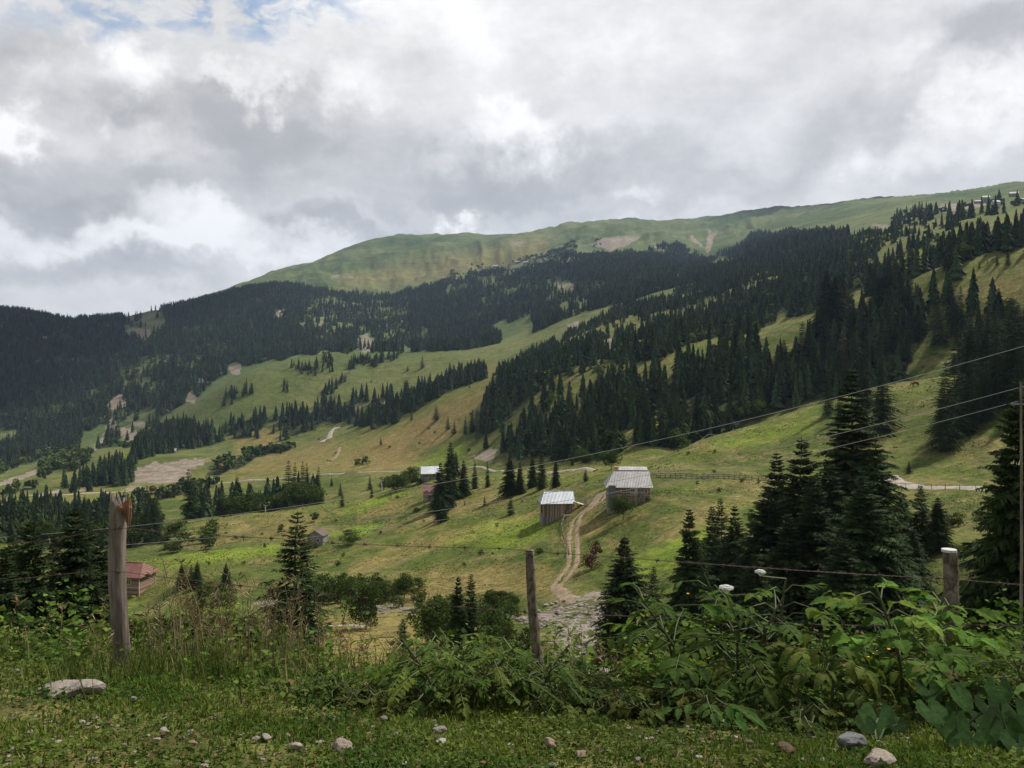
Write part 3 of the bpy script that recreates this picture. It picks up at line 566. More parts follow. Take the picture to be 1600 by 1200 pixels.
def bark_material(name, c1, c2, sc=8, stretch=.15):
    m, nt, p = principled(name, .9, .1); tc = veg_noise(nt); v = VM(nt, 'MULTIPLY', tc, (1, 1, stretch)).outputs[0]
    n = NOISE(nt, v, sc, 8, .7, .6); c = MIX(nt, MR(nt, n, .35, .65), c1, c2); nt.links.new(c, p.inputs['Base Color'])
    b = nt.nodes.new('ShaderNodeBump'); b.inputs['Strength'].default_value = .8; b.inputs['Distance'].default_value = .02; nt.links.new(n, b.inputs['Height']); nt.links.new(b.outputs[0], p.inputs['Normal']); return m
BARK = bark_material('tree_bark', (.07, .055, .045), (.16, .13, .11)); STEM = veg_material('green_stem', 0, .6, .2, .1)

def kites(A, D, Wd, Ls, wd, fold=0.15):
    """A origins (n,3), D unit directions, Wd unit width directions, Ls lengths, wd half widths -> kite of two triangles each"""
    n = len(A); M = A + D * (Ls * .42)[:, None]
    V = np.stack([A, M + Wd * wd[:, None], A + D * Ls[:, None], M - Wd * wd[:, None]], 1)
    V[:, 2, 2] -= Ls * fold
    i = np.arange(n)[:, None] * 4
    F = np.concatenate([i + [[0, 1, 2]], i + [[0, 2, 3]]], 1).reshape(-1, 3)
    return V.reshape(-1, 3), F
def nrm(a): return a / np.maximum(np.linalg.norm(a, axis=-1, keepdims=True), 1e-9)
def spruce_np(seed, h=10.0, rmax=2.1, lv=40, per=8, tw=10, sub=1, bare=.06, gappy=.15, col=(.022, .037, .012), top=.9):
    """branches with hanging twigs; returns V, F, C of the crown"""
    r = np.random.default_rng(seed); Vs, Fs, Cs = [], [], []; n = 0; lopsided = r.uniform(0, 6.28)
    for l in range(lv):
        t = bare + (1 - bare) * (l + r.uniform(-.35, .35)) / lv; t = min(max(t, bare), .985); z0 = t * h
        R0 = rmax * ((1 - t) ** top) * (1 + .16 * math.sin(l * 2.1 + seed)) + .10
        if t < .16: R0 *= .72 + t * 1.7
        for b in range(per):
            if r.random() < gappy: continue
            a = (b + r.uniform(-.5, .5)) * 6.283 / per + l * 2.4; Rr = R0 * r.uniform(.52, 1.22) * (1 + .12 * math.cos(a - lopsided))
            d = np.array([math.cos(a), math.sin(a), 0]); sd = np.array([-d[1], d[0], 0])
            up = .55 * t + .05; dr = .62 * (1 - t) + .12
            s = np.linspace(.12, 1, tw) + r.uniform(-.03, .03, tw)
            P = d[None] * (s * Rr)[:, None]; P[:, 2] = z0 + Rr * (up * s - dr * s * s)
            # shoots along the branch, left and right, and hanging below
            Ls = (.30 + .16 * r.random(tw * 2)) * Rr * np.tile(1.15 - .75 * s, 2) + .05
            sg = np.repeat([1, -1], tw); D = d[None] * .75 + sd[None] * sg[:, None] * (.75 + .3 * r.random((tw * 2, 1))); D[:, 2] = -.25 - .55 * r.random(tw * 2) * (1 - t * .6)
            D = nrm(D); A = np.concatenate([P, P]); W = nrm(np.cross(D, np.array([0, 0, 1.0]) + .7 * r.normal(size=(tw * 2, 3))))
            w = .075 * Ls + .012 + .014 * r.random(tw * 2)
            if sub > 1:
                A2, D2, L2 = [A], [D], [Ls]
                for k in range(sub - 1):
                    f = .25 + .6 * (k + r.random(len(A))) / (sub - 1); A2.append(A + D * (Ls * f)[:, None]); q = nrm(D + .9 * W * r.choice([-1, 1], (len(A), 1)) + np.array([0, 0, -.35])); D2.append(q); L2.append(Ls * (.55 - .25 * f))
                A, D, Ls = np.concatenate(A2), np.concatenate(D2), np.concatenate(L2); W = nrm(np.cross(D, np.array([0, 0, 1.0]) + .7 * r.normal(size=A.shape))); w = (.085 if tw > 8 else .16) * Ls + .007 + .008 * r.random(len(A))
            V, F = kites(A, D, W, Ls, w)
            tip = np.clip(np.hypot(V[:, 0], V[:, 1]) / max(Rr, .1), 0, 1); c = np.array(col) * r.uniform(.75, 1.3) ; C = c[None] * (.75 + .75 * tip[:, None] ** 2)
            Vs.append(V); Fs.append(F + n); Cs.append(C); n += len(V)
    # leading shoot
    V = np.array([[.04, 0, h * .93], [-.02, .035, h * .93], [-.02, -.035, h * .93], [0, 0, h * 1.015]]); Vs.append(V); Fs.append(np.array([[0, 1, 3], [1, 2, 3], [2, 0, 3]]) + n); Cs.append(np.tile(np.array(col) * 1.5, (4, 1)))
    return np.concatenate(Vs), np.concatenate(Fs), np.concatenate(Cs)
def far_spruce_np(seed, h=1.0, rw=.17, lv=11, per=7, col=(.026, .041, .017)):
    r = np.random.default_rng(seed); Vs, Cs = [], []
    for l in range(lv):
        t = .07 + .88 * l / lv; R0 = rw * (1 - t) ** .85 + .008
        for b in range(per):
            a = b * 6.283 / per + l * 2.1 + r.uniform(-.4, .4); q = R0 * r.uniform(.55, 1.25); da = r.uniform(.38, .62); z = t + r.uniform(-.02, .02)
            Vs.append([(0, 0, z + .13 * (1 - t) + .05), (q * math.cos(a - da), q * math.sin(a - da), z - .3 * q), (q * math.cos(a + da * .6), q * math.sin(a + da * .6), z - .05)])
            Cs.append([np.array(col) * .8, np.array(col) * r.uniform(.8, 1.7), np.array(col) * r.uniform(.8, 1.5)])
    V = np.array(Vs).reshape(-1, 3) * h; C = np.array(Cs).reshape(-1, 3); F = np.arange(len(V)).reshape(-1, 3); return V, F, C
def crown_np(seed, h=1.0, w=.42, nl=160, leaf=.07, z0=.18, lobes=7, col=(.058, .084, .020), squat=1.0):
    """leaf clumps spread over several uneven lobes"""
    r = np.random.default_rng(seed); cs = []
    for k in range(lobes):
        a = r.uniform(0, 6.28); q = w * r.uniform(.2, .85); z = z0 + (1 - z0) * r.uniform(.18, .80)
        cs.append((q * math.cos(a), q * math.sin(a), z, w * r.uniform(.24, .52) * (1.15 - .5 * abs(z - .5)), r.uniform(.75, 1.3)))
    cs.append((.1 * w, 0, .80, w * .34, 1.1)); cs.append((0, .1 * w, .5, w * .6, .85))
    V, C = [], []; ids = r.integers(0, len(cs), nl)
    for i in ids:
        x, y, z, rr, br = cs[i]; d = nrm(r.normal(size=3)); s = rr * r.uniform(.62, 1.08); p = np.array([x, y, z]) + d * s * np.array([1, 1, .85 * squat])
        if p[2] < z0 * .8: p[2] = z0 * r.uniform(.8, 1.3)
        t1 = nrm(np.cross(d + .5 * r.normal(size=3), r.normal(size=3))); t2 = nrm(np.cross(t1, d + .6 * r.normal(size=3))); l = leaf * r.uniform(.6, 1.35)
        V += [p - t1 * l * .5, p + t2 * l * .42, p + t1 * l * .6 - np.array([0, 0, l * .2]), p - t2 * l * .42]; c = np.array(col) * br * r.uniform(.7, 1.35); C += [c] * 4
    V = np.array(V) * h; i = np.arange(nl)[:, None] * 4; F = np.concatenate([i + [[0, 1, 2]], i + [[0, 2, 3]]], 1).reshape(-1, 3)
    return V, F, np.array(C)
def trunk_mb(h, r0, seg=7, n=8, bend=.0, seed=0, top=.96):
    r = random.Random(seed); mb = MB(); pts = []; rad = []
    for i in range(n):
        t = i / (n - 1); pts.append((bend * math.sin(t * 3 + seed) * h * .03, bend * math.cos(t * 2.3 + seed) * h * .02, -0.03 * h + t * h * top)); rad.append(max(r0 * (1 - t) ** .9, r0 * .06) * (1.35 if i == 0 else 1))
    return mb.tube(pts, rad, seg, (.10, .08, .065), 0)

# --- prototypes, kept as mesh data and shared between the trees
HERO = []   # (crown, trunk) unit: 10 m tall
for k in range(4):
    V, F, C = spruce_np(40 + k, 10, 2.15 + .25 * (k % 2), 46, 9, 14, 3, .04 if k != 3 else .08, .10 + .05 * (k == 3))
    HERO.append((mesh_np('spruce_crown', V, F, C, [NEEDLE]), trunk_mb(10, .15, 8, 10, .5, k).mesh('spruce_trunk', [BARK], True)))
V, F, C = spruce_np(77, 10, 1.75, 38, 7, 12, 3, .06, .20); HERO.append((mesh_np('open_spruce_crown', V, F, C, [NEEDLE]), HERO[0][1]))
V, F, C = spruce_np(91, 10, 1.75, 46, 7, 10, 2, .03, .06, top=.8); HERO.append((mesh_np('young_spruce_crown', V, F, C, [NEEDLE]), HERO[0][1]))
MIDS = []   # one-mesh spruces, 10 m tall
for k in range(6):
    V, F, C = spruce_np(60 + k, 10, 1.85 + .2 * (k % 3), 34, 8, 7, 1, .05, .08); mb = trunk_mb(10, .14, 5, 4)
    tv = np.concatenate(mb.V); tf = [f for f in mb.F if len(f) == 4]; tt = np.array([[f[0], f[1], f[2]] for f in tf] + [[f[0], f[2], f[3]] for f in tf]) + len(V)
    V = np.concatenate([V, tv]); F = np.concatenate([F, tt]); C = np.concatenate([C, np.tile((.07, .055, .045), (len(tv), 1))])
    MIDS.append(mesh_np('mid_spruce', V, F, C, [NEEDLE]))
BRO = []    # broadleaf crowns + trunks, unit 5 m tall
for k in range(4):
    V, F, C = crown_np(80 + k, 5, .46 + .05 * (k % 2), 3400, .040, .07, 15, (.050, .074, .018)); 
    tm = trunk_mb(5, .09, 7, 7, 1.5, k + 3, .7)
    for j in range(6):
        a = j * 1.1 + k; z = 1.2 + .35 * j; tm.tube([(0, 0, z), (.5 * math.cos(a), .5 * math.sin(a), z + .45), (1.1 * math.cos(a), 1.1 * math.sin(a), z + 1.1)], [.035, .022, .008], 5, (.10, .08, .065))
    BRO.append((mesh_np('leafy_crown', V, F, C, [LEAF]), tm.mesh('leafy_trunk', [BARK], True)))
MIDB = []
for k in range(4):
    V, F, C = crown_np(180 + k, 5, .44, 800, .075, .04, 12, (.052, .076, .018)); mb = trunk_mb(5, .12, 5, 4, 1, k, .6); tv = np.concatenate(mb.V); tt = np.array([q for f in mb.F if len(f) == 4 for q in ((f[0], f[1], f[2]), (f[0], f[2], f[3]))]) + len(V); MIDB.append(mesh_np('mid_leafy', np.concatenate([V, tv]), np.concatenate([F, tt]), np.concatenate([C, np.tile((.09, .07, .055), (len(tv), 1))]), [LEAF]))

# --- where trees stand: sample the visible land inside the wood zones
def sample_trees():
    out = []   # x, y, z, kind, zone, u, v, r
    uu = np.arange(-560, 2160, 2.0); qs = np.exp(np.arange(math.log(60), math.log(2800), .004)); A = np.arctan((uu - UC) / FP)
    X = qs[:, None] * np.sin(A)[None]; Y = qs[:, None] * np.cos(A)[None]; Z = H(X, Y); E = Z / Y; vis = E >= np.maximum.accumulate(E, 0) - .009
    V = VH - FP * E; U = np.broadcast_to(uu[None], X.shape); Rr = np.broadcast_to(qs[:, None], X.shape)
    daz = np.gradient(A); area = (Rr ** 2) * daz[None] * .004
    X, Y, Z, V, U, Rr, area, vis = [a.ravel() for a in (X, Y, Z, V, U, Rr, area, vis)]
    for nm, kd, dn, r0, r1, P in WOODS:
        Pa = np.array(P, float); k = np.nonzero((Rr > r0) & (Rr < r1) & vis & (U > Pa[:, 0].min()) & (U < Pa[:, 0].max()) & (V > Pa[:, 1].min() - 8) & (V < Pa[:, 1].max() + 8))[0]
        ju = U[k] + 9 * vnoise(X[k] / (Rr[k] * .012), Y[k] / (Rr[k] * .012), 51); jv = V[k] + 5.5 * vnoise(X[k] / (Rr[k] * .012), Y[k] / (Rr[k] * .012), 52)
        k2 = inpoly(ju, jv, P); k, ju, jv = k[k2], ju[k2], jv[k2]
        keep = np.ones(len(k))
        for c0, c1, sh, CP in CLEAR:
            q = (Rr[k] > c0) & (Rr[k] < c1); q[q] = inpoly(ju[q], jv[q], CP); keep[q] = np.minimum(keep[q], sh)
        gap = np.clip(.86 + 1.15 * fbm(X[k] / 48, Y[k] / 48, 61, 4), .08, 1.3)
        if nm not in ('left', 'main'): gap = .55 + .5 * gap
        if nm == 'left': gap = np.maximum(gap, .28)
        if nm == 'left': gap *= np.where(V[k] < 470 + 0 * V[k], .9, 1)
        lam = area[k] * dn * keep * gap; cnt = rng.poisson(lam)
        idx = np.repeat(k, cnt)
        for i in idx:
            j = rng.uniform(-.5, .5, 2); x = X[i] * (1 + .004 * j[0]) + j[1] * Y[i] * .0016; y = Y[i] * (1 + .004 * j[0]) - j[1] * X[i] * .0016
            kk = kd if kd != 'm' else ('s' if rng.random() < .55 else 'b')
            if kk == 's' and nm in ('left', 'main') and rng.random() < (.10 if nm == 'left' or Rr[i] < 450 else .24 + .3 * (U[i] > 1300)): kk = 'b'
            out.append((x, y, kk, nm, U[i], V[i], Rr[i]))
    return out
TREES = sample_trees()
print('TREES', len(TREES))
_x = np.array([t[0] for t in TREES]); _y = np.array([t[1] for t in TREES]); _z = H(_x, _y)
NEARZ = {'main': 'dense spruce wood on the right-hand mountainside', 'clump': 'spruces in the dark clumps above the bench road', 'leftnear': 'trees of the wood behind the broken post',
         'row': 'trees in the row behind the knoll brow', 'lower': 'trees of the wood above the bare earth slope', 'band': 'spruces in the long band below the green meadow',
         'gully': 'spruces in the gully', 'grp': 'spruces standing in the green meadow', 'left': 'far forest', 'river': 'leafy trees by the river', 'hilltop': 'trees on the hilltop pasture'}
_zb = zone(np.array([t[4] for t in TREES]), np.array([t[5] for t in TREES]), np.array([t[6] for t in TREES]))[:, 2]; _zb = np.maximum(_zb, zone(np.array([t[4] for t in TREES]), np.array([t[5] for t in TREES]) - 7, np.array([t[6] for t in TREES]) + 40)[:, 2]); _kp = (_zb < .35) | (rng.random(len(_zb)) < .10)
TREES = [t for t, q in zip(TREES, _kp) if q]; _x, _y, _z = _x[_kp], _y[_kp], _z[_kp]
size = np.array([(17 if t[2] == 's' else 8.5) for t in TREES]) * rng.uniform(.45, 1.0, len(TREES)) ** .8 * 1.22
small = np.array([t[3] in ('grp', 'gully') for t in TREES]); size = size * np.where(small, .72, 1) * np.where(np.array([t[3] == 'leftnear' for t in TREES]), .8, 1) * np.where(np.array([t[3] == 'clump' for t in TREES]), 1.0, 1)
size = size * np.where(np.array([t[3] == 'main' for t in TREES]), np.clip(1.15 - (np.hypot(_x, _y) - 350) / 800, .56, .92), 1)
app = size / np.hypot(_x, _y); inview = np.array([-30 < t[4] < 1630 for t in TREES])
LABS = {
 ('main', 's'): 'dark spruce packed in the dense wood on the right-hand mountainside', ('main', 'b'): 'round leafy tree among the spruces of the dense mountainside wood',
 ('clump', 's'): 'tall dark spruce in the clumps on the turf above the bench road', ('leftnear', 's'): 'spruce in the mixed wood beyond the broken fence post', ('leftnear', 'b'): 'leafy tree in the mixed wood beyond the broken fence post',
 ('row', 's'): 'spruce in the tree row behind the pale knoll meadow', ('row', 'b'): 'leafy tree in the tree row behind the pale knoll meadow', ('lower', 's'): 'spruce in the wood beside the bare earth slope', ('lower', 'b'): 'leafy tree in the belt above the bare earth slope',
 ('band', 's'): 'spruce in the long band below the green upper meadows', ('gully', 's'): 'spruce in the gully between the two green meadows', ('grp', 's'): 'spruce in a small group on the green upper meadow', ('river', 'b'): 'leafy tree beside the pale river gravel', ('hilltop', 's'): 'sparse spruce on the hilltop pasture by the village', ('hilltop', 'b'): 'round tree on the hilltop pasture by the village', ('left', 's'): 'spruce in the far blue forest', ('left', 'b'): 'leafy tree in the far blue forest'}
def make_forest():
    used = np.zeros(len(TREES), bool)
    for kd, cap in (('s', 215), ('b', 120)):
        idx = [i for i in np.argsort(-app * inview) if TREES[i][2] == kd and inview[i]][:cap]
        for i in idx:
            used[i] = True; zn = TREES[i][3]
            me = MIDS[rng.integers(6)] if kd == 's' else MIDB[rng.integers(4)]; base = 10 if kd == 's' else 5
            o = obj('spruce_tree' if kd == 's' else 'broadleaf_tree', me, None, (_x[i], _y[i], _z[i] - .2)); s = size[i] / base; w = s * rng.uniform(.72, 1.35)
            o.scale = (w, w, s); o.rotation_euler = (rng.uniform(-.05, .05), rng.uniform(-.05, .05), rng.uniform(0, 6.28))
            tag(o, LABS[(zn, kd)], 'spruce' if kd == 's' else 'broadleaf tree', NEARZ[zn] + (' (leafy)' if kd == 'b' else ''))
    def bulk(name, idx, protos, lab, cat, sx=1.0):
        Vs, Fs, Cs = [], [], []; n = 0; idx = np.array(idx); pk = rng.integers(0, len(protos), len(idx))
        for p, (PV, PF, PC) in enumerate(protos):
            ii = idx[pk == p]; m = len(ii)
            if not m: continue
            a = rng.uniform(0, 6.28, m); s = size[ii]; w = s * rng.uniform(.7, 1.4, m) * sx; c, sn = np.cos(a), np.sin(a)
            X = (PV[None, :, 0] * c[:, None] - PV[None, :, 1] * sn[:, None]) * w[:, None] + _x[ii][:, None]; Y = (PV[None, :, 0] * sn[:, None] + PV[None, :, 1] * c[:, None]) * w[:, None] + _y[ii][:, None]
            Z = PV[None, :, 2] * s[:, None] + (_z[ii] - .3)[:, None]; tint = rng.uniform(.6, 1.0, (m, 1, 1)) ** -1 * rng.uniform(.5, 1.3, (m, 1, 1)) * (1 + rng.uniform(-.12, .12, (m, 1, 3))); dd = rng.random(m) < .02; tint[dd] = np.array([2.3, 1.5, 1.7])
            Vs.append(np.stack([X, Y, Z], -1).reshape(-1, 3)); Cs.append((PC[None] * tint).reshape(-1, 3)); Fs.append((PF[None] + (np.arange(m) * len(PV))[:, None, None] + n).reshape(-1, 3)); n += m * len(PV)
        o = obj(name, mesh_np(name, np.concatenate(Vs), np.concatenate(Fs), np.concatenate(Cs), [FARV])); tag(o, lab, cat, None, 'stuff')
    R_ = np.hypot(_x, _y); isb = np.array([t[2] == 'b' for t in TREES])
    nearp = [far_spruce_np(k, 1, .155 + .015 * (k % 3), 20, 8) for k in range(8)]; farp = [far_spruce_np(20 + k, 1, .20, 9, 6) for k in range(8)]
    bp = [crown_np(300 + k, 1, .44, 90, .24, .05, 7, (.060, .084, .024)) for k in range(6)]
    bulk('mountainside_forest', np.nonzero(~used & ~isb & (R_ < 1200))[0], nearp, 'dense dark spruce forest covering the nearer mountainside', 'forest')
    bulk('distant_forest', np.nonzero(~used & ~isb & (R_ >= 1200))[0], farp, 'blue-dark conifer forest on the far slopes below the grassy ridge', 'forest')
    bulk('broadleaf_wood', np.nonzero(~used & isb)[0], bp, 'scattered leafy wood between the conifers and along the river', 'forest')
make_forest()

def big_spruce(u, vtop, d, proto, label, group=None, rz=None, wide=1.0, vbase=None, lean=0):
    """a spruce at distance d whose tip reaches up to vtop"""
    if vbase is not None:
        p, _ = hit(u, vbase, 15, 3000); d = math.hypot(p[0], p[1])
    x, y, z = at(u, d); s, c = ray(u); top = (VH - vtop) / FP * d * c; h = max(top - z, 1.0); k = (h + .15) / 10
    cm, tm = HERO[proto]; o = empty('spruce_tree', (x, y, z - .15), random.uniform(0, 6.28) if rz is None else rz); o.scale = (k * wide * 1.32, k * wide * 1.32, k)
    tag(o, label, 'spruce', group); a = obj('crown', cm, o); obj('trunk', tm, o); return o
def mid_spruce(u, vb, vt, label, group=None, wide=1.0, lo=20, hi=3000):
    p, d = hit(u, vb, lo, hi); s, c = ray(u); h = (vb - vt) / FP * d * c; k = h / 10
    if h / d * 800 > 22: cm, tm = HERO[[0, 2, 5, 1][int(u) % 4]]; o = empty('spruce_tree', p, u); obj('crown', cm, o); obj('trunk', tm, o)
    else: o = obj('spruce_tree', MIDS[int(u) % 6], None, p); o.rotation_euler = (0, 0, u)
    o.scale = (k * wide * 1.15, k * wide * 1.15, k); return tag(o, label, 'spruce', group)
def leafy(u, vb, vt, label, group=None, wide=1.0, lo=8, hi=3000, d=None, name='broadleaf_tree', cat='broadleaf tree'):
    if d: p = at(u, d); top = (VH - vt) / FP * d * ray(u)[1]; h = max(top - p[2], .6)
    else: p, d = hit(u, vb, lo, hi); h = (vb - vt) / FP * d * ray(u)[1]
    k = h / 5
    if h / d * 800 > 14: cm, tm = BRO[int(u) % 4]; o = empty(name, p, u); obj('crown', cm, o); obj('trunk', tm, o)
    else: o = obj(name, MIDB[int(u) % 4], None, p); o.rotation_euler = (0, 0, u)
    o.scale = (k * wide, k * wide, k); return tag(o, label, cat, group)
G1 = 'spruces on the bank below the verge'
big_spruce(465, 798, 44, 4, 'ragged spruce standing alone in front of the small grey hut', G1, wide=1.2)
big_spruce(118, 788, 34, 0, 'tallest dark spruce just left of the broken fence post', G1, wide=.95)
big_spruce(50, 812, 33, 1, 'dark spruce second from the frame edge, left of the broken post', G1, wide=.9)
big_spruce(8, 858, 30, 2, 'dark spruce cut by the frame edge on the verge bank', G1)
big_spruce(86, 832, 38, 5, 'lower spruce squeezed between two taller ones left of the broken post', G1)
big_spruce(158, 838, 36, 3, 'dark spruce touching the broken post from behind', G1)
big_spruce(630, 966, 40, 5, 'small pointed spruce on the tawny grass between the lone spruce and the mossy post', G1, wide=1.1)
big_spruce(565, 1035, 36, 5, 'tiny spruce low on the bank below the tawny grass', G1)
big_spruce(716, 900, 55, 0, 'slim spruce, left one of a pair above the ferny shrub', G1, wide=.7)
big_spruce(737, 896, 56, 5, 'slim spruce, right one of a pair above the ferny shrub', G1, wide=.75)
G2 = 'big spruces on the bank right of the track'
big_spruce(976, 838, 60, 2, 'bushy spruce beside the stones at the foot of the dirt track', G2, wide=1.25)
big_spruce(1021, 884, 62, 5, 'narrow young spruce just right of the bushy one by the stream', G2, wide=.8)
big_spruce(1076, 794, 72, 1, 'slender spruce with a spiky top on the green slope below the bench road', G2, wide=.75)
big_spruce(1112, 790, 92, 5, 'first of four small spruces on the slope above the leafy bush', G2, wide=.9)
big_spruce(1126, 778, 96, 5, 'tallest of four small spruces on the slope above the leafy bush', G2, wide=.8)
big_spruce(1148, 788, 92, 0, 'third of four small spruces on the slope above the leafy bush', G2, wide=.85)
big_spruce(1177, 800, 90, 5, 'roundish small spruce nearest the great spruces on the slope', G2, wide=.9)
big_spruce(1213, 706, 88, 1, 'leading edge spruce of the great dark group, slim top', G2, wide=.85)
big_spruce(1252, 682, 80, 0, 'great dark spruce, second of the group in front of the lower spur', G2, wide=1.0)
big_spruce(1330, 574, 84, 2, 'tallest spruce of the great dark group, crossed by the power lines', G2, wide=1.0)
big_spruce(1295, 716, 76, 3, 'broad dark spruce filling the middle of the great group', G2, wide=1.0)
big_spruce(1368, 690, 72, 0, 'olive-tinted spruce on the outer side of the great group', G2, wide=.95)
big_spruce(1232, 800, 66, 2, 'low spruce at the foot of the great dark group', G2, wide=1.1)
big_spruce(1320, 840, 60, 1, 'lowest spruce in front of the great dark group', G2, wide=1.15)
big_spruce(1200, 762, 78, 3, 'half-height spruce on the left skirt of the great dark group', G2, wide=1.1)
big_spruce(1272, 742, 68, 2, 'dark spruce wedged between the two slim-topped ones of the great group', G2, wide=1.1)
big_spruce(1350, 742, 64, 3, 'spruce in the right half of the great group, half hidden by the tallest', G2, wide=1.2)
big_spruce(1388, 790, 66, 2, 'low outermost spruce on the right skirt of the great group', G2, wide=1.2)
big_spruce(1180, 862, 60, 0, 'low spruce beside the pale leafy bush', G2, wide=1.1)
big_spruce(20, 835, 37, 3, 'middling dark spruce between the two outermost left ones', G1, wide=1.1)
big_spruce(138, 812, 40, 2, 'dark spruce filling the gap right of the tallest left spruce', G1, wide=1.1)
big_spruce(1592, 592, 30, 3, 'close spruce cut by the right frame edge, long open boughs', G2, wide=.66)
big_spruce(1640, 560, 34, 1, 'dark spruce mostly outside the right frame edge', G2)
big_spruce(1570, 700, 38, 0, 'shorter spruce beside the close one at the right frame edge', G2, wide=.72)
big_spruce(1438, 758, 92, 5, 'squat spruce below the gravel bend, left of a pair', G2, wide=1.2)
big_spruce(1410, 770, 94, 5, 'squat spruce below the gravel bend, right of the great group', G2, wide=1.3)
big_spruce(1465, 776, 93, 0, 'squat spruce below the gravel bend, nearest the white-topped post', G2, wide=1.2)
big_spruce(1428, 826, 80, 5, 'very small round spruce on the flat left of the white-topped post', G2, wide=1.6)
# smaller ones standing on their own
MS = [(798,805,775,'squat dark spruce alone on the meadow left of the grey barn',1.7),(757,790,774,'tiny spruce on the meadow between the red roof and the barn',1),(726,790,782,'tiniest spruce on the meadow right of the red-roofed house',1.2),
 (797,775,708,'tall spruce above the squat one left of the barn',1.15),(812,772,722,'spruce leaning on the tall one left of the barn',1),(868,762,716,'slim spruce between the barn and the valley road',.9),(846,765,705,'spruce left of the slim one above the barn',1.1),(832,762,712,'dark spruce above the barn roof',1.1),
 (880,722,700,'small spruce at the wood edge above the barn',1),(894,728,702,'small spruce at the wood edge above the farmhouse track',1),(915,752,732,'bushy little spruce left of the farmhouse chimney',1.7),
 (724,776,718,'spruce on the slope right of the two village houses',1.1),(742,764,722,'spruce beside the valley road above the red roof',1),(762,762,722,'thin spruce by the earth scar on the valley road',.8),(688,800,722,'tall spruce touching the red-roofed house',1.2),(700,795,735,'spruce close behind the red-roofed house clump',1.1),(686,812,772,'dark spruce below the red-roofed house',1.3),(692,815,776,'lowest spruce of the clump under the red roof',1.3),(704,782,690,'tall spruce above the silver-roofed house',1),(712,745,705,'spruce at the valley road bend',1),
 (682,658,634,'bushy spruce alone on the tawny slope',1.6),(617,663,645,'small spruce low on the tawny slope',1.3),(643,657,641,'thin spruce on the tawny slope below the band',1),(595,695,682,'tiny spruce on the open tawny slope',1.2),(710,678,658,'spruce in the scattered row left of the wood edge',1.2),(727,680,650,'taller spruce in the scattered row left of the wood edge',1),(700,672,650,'leafy-looking spruce in the scattered row',1.3),(738,676,640,'spruce closest to the dense wood edge',1.1),
 (660,576,556,'upper of two spruces in the middle of the green meadow',1.2),(637,580,570,'lower left spruce in the middle of the green meadow',1.4),(293,667,650,'small spruce low on the big green meadow',1.2),(264,668,658,'tiny spruce at the foot of the big green meadow',1.3),
 (382,617,597,'spruce of the trio on the big green meadow',1.2),(392,616,598,'end spruce of the trio on the big green meadow',1),(370,616,604,'short spruce of the trio on the big green meadow',1.4),(350,635,618,'spruce of the lower pair on the big green meadow',1.3),(362,633,620,'right spruce of the lower pair on the big green meadow',1.2),
 (327,758,740,'lone spruce beside the bare earth slope on the valley road',1.3),(532,775,752,'thin spruce on the green strip behind the knoll',1),(535,792,768,'dark spruce right behind the knoll brow',1.2),(578,765,742,'spruce pair member behind the knoll brow',1.1),(581,778,758,'low spruce behind the knoll brow',1),(518,760,745,'spruce just below the valley road',1.2),
 (299,915,882,'round-topped spruce in the twin pair right of the red-roofed log house',1.5),(284,920,880,'left spruce of the twin pair right of the red-roofed log house',1.4),(308,920,878,'right spruce of the twin pair right of the red-roofed log house',1.3),(353,920,880,'pointed spruce alone right of the twin pair',1.35),
 (1225,600,530,'free-standing pointed spruce below the upper right meadow',1.15),(1305,520,430,'big spruce on the crest of the upper meadow',1.5),(1292,510,420,'slim spruce on the crest of the upper meadow',1.2),(1390,480,410,'prominent spruce on the upper spur crest',1.4),(1376,490,428,'spruce beside the prominent one on the upper spur',1.2),
 (1560,500,450,'spruce on the right slope of the high meadow',1.2),(1478,425,396,'spruce on the high meadow crest',1.1),(1495,425,392,'second spruce on the high meadow crest',1.1),(1510,400,352,'tall spruce breaking the high meadow crest',1.1),(1575,415,385,'small spruce high on the right meadow',1.1),(1530,420,408,'tiny spruce dotted on the high meadow',1),(1516,463,448,'low bushy spruce on the high meadow',1.8),(1543,412,405,'smallest spruce on the high meadow',1),(1558,415,396,'spruce near the right end of the high meadow',1),(1500,490,480,'small dark spruce on the middle of the high meadow',1.4),(1420,740,720,'little round spruce above the gravel bend',1.6)]
for u, vb, vt, lab, w in MS: mid_spruce(u, vb, vt, lab, 'single spruces on the meadows', w * .9, 60)
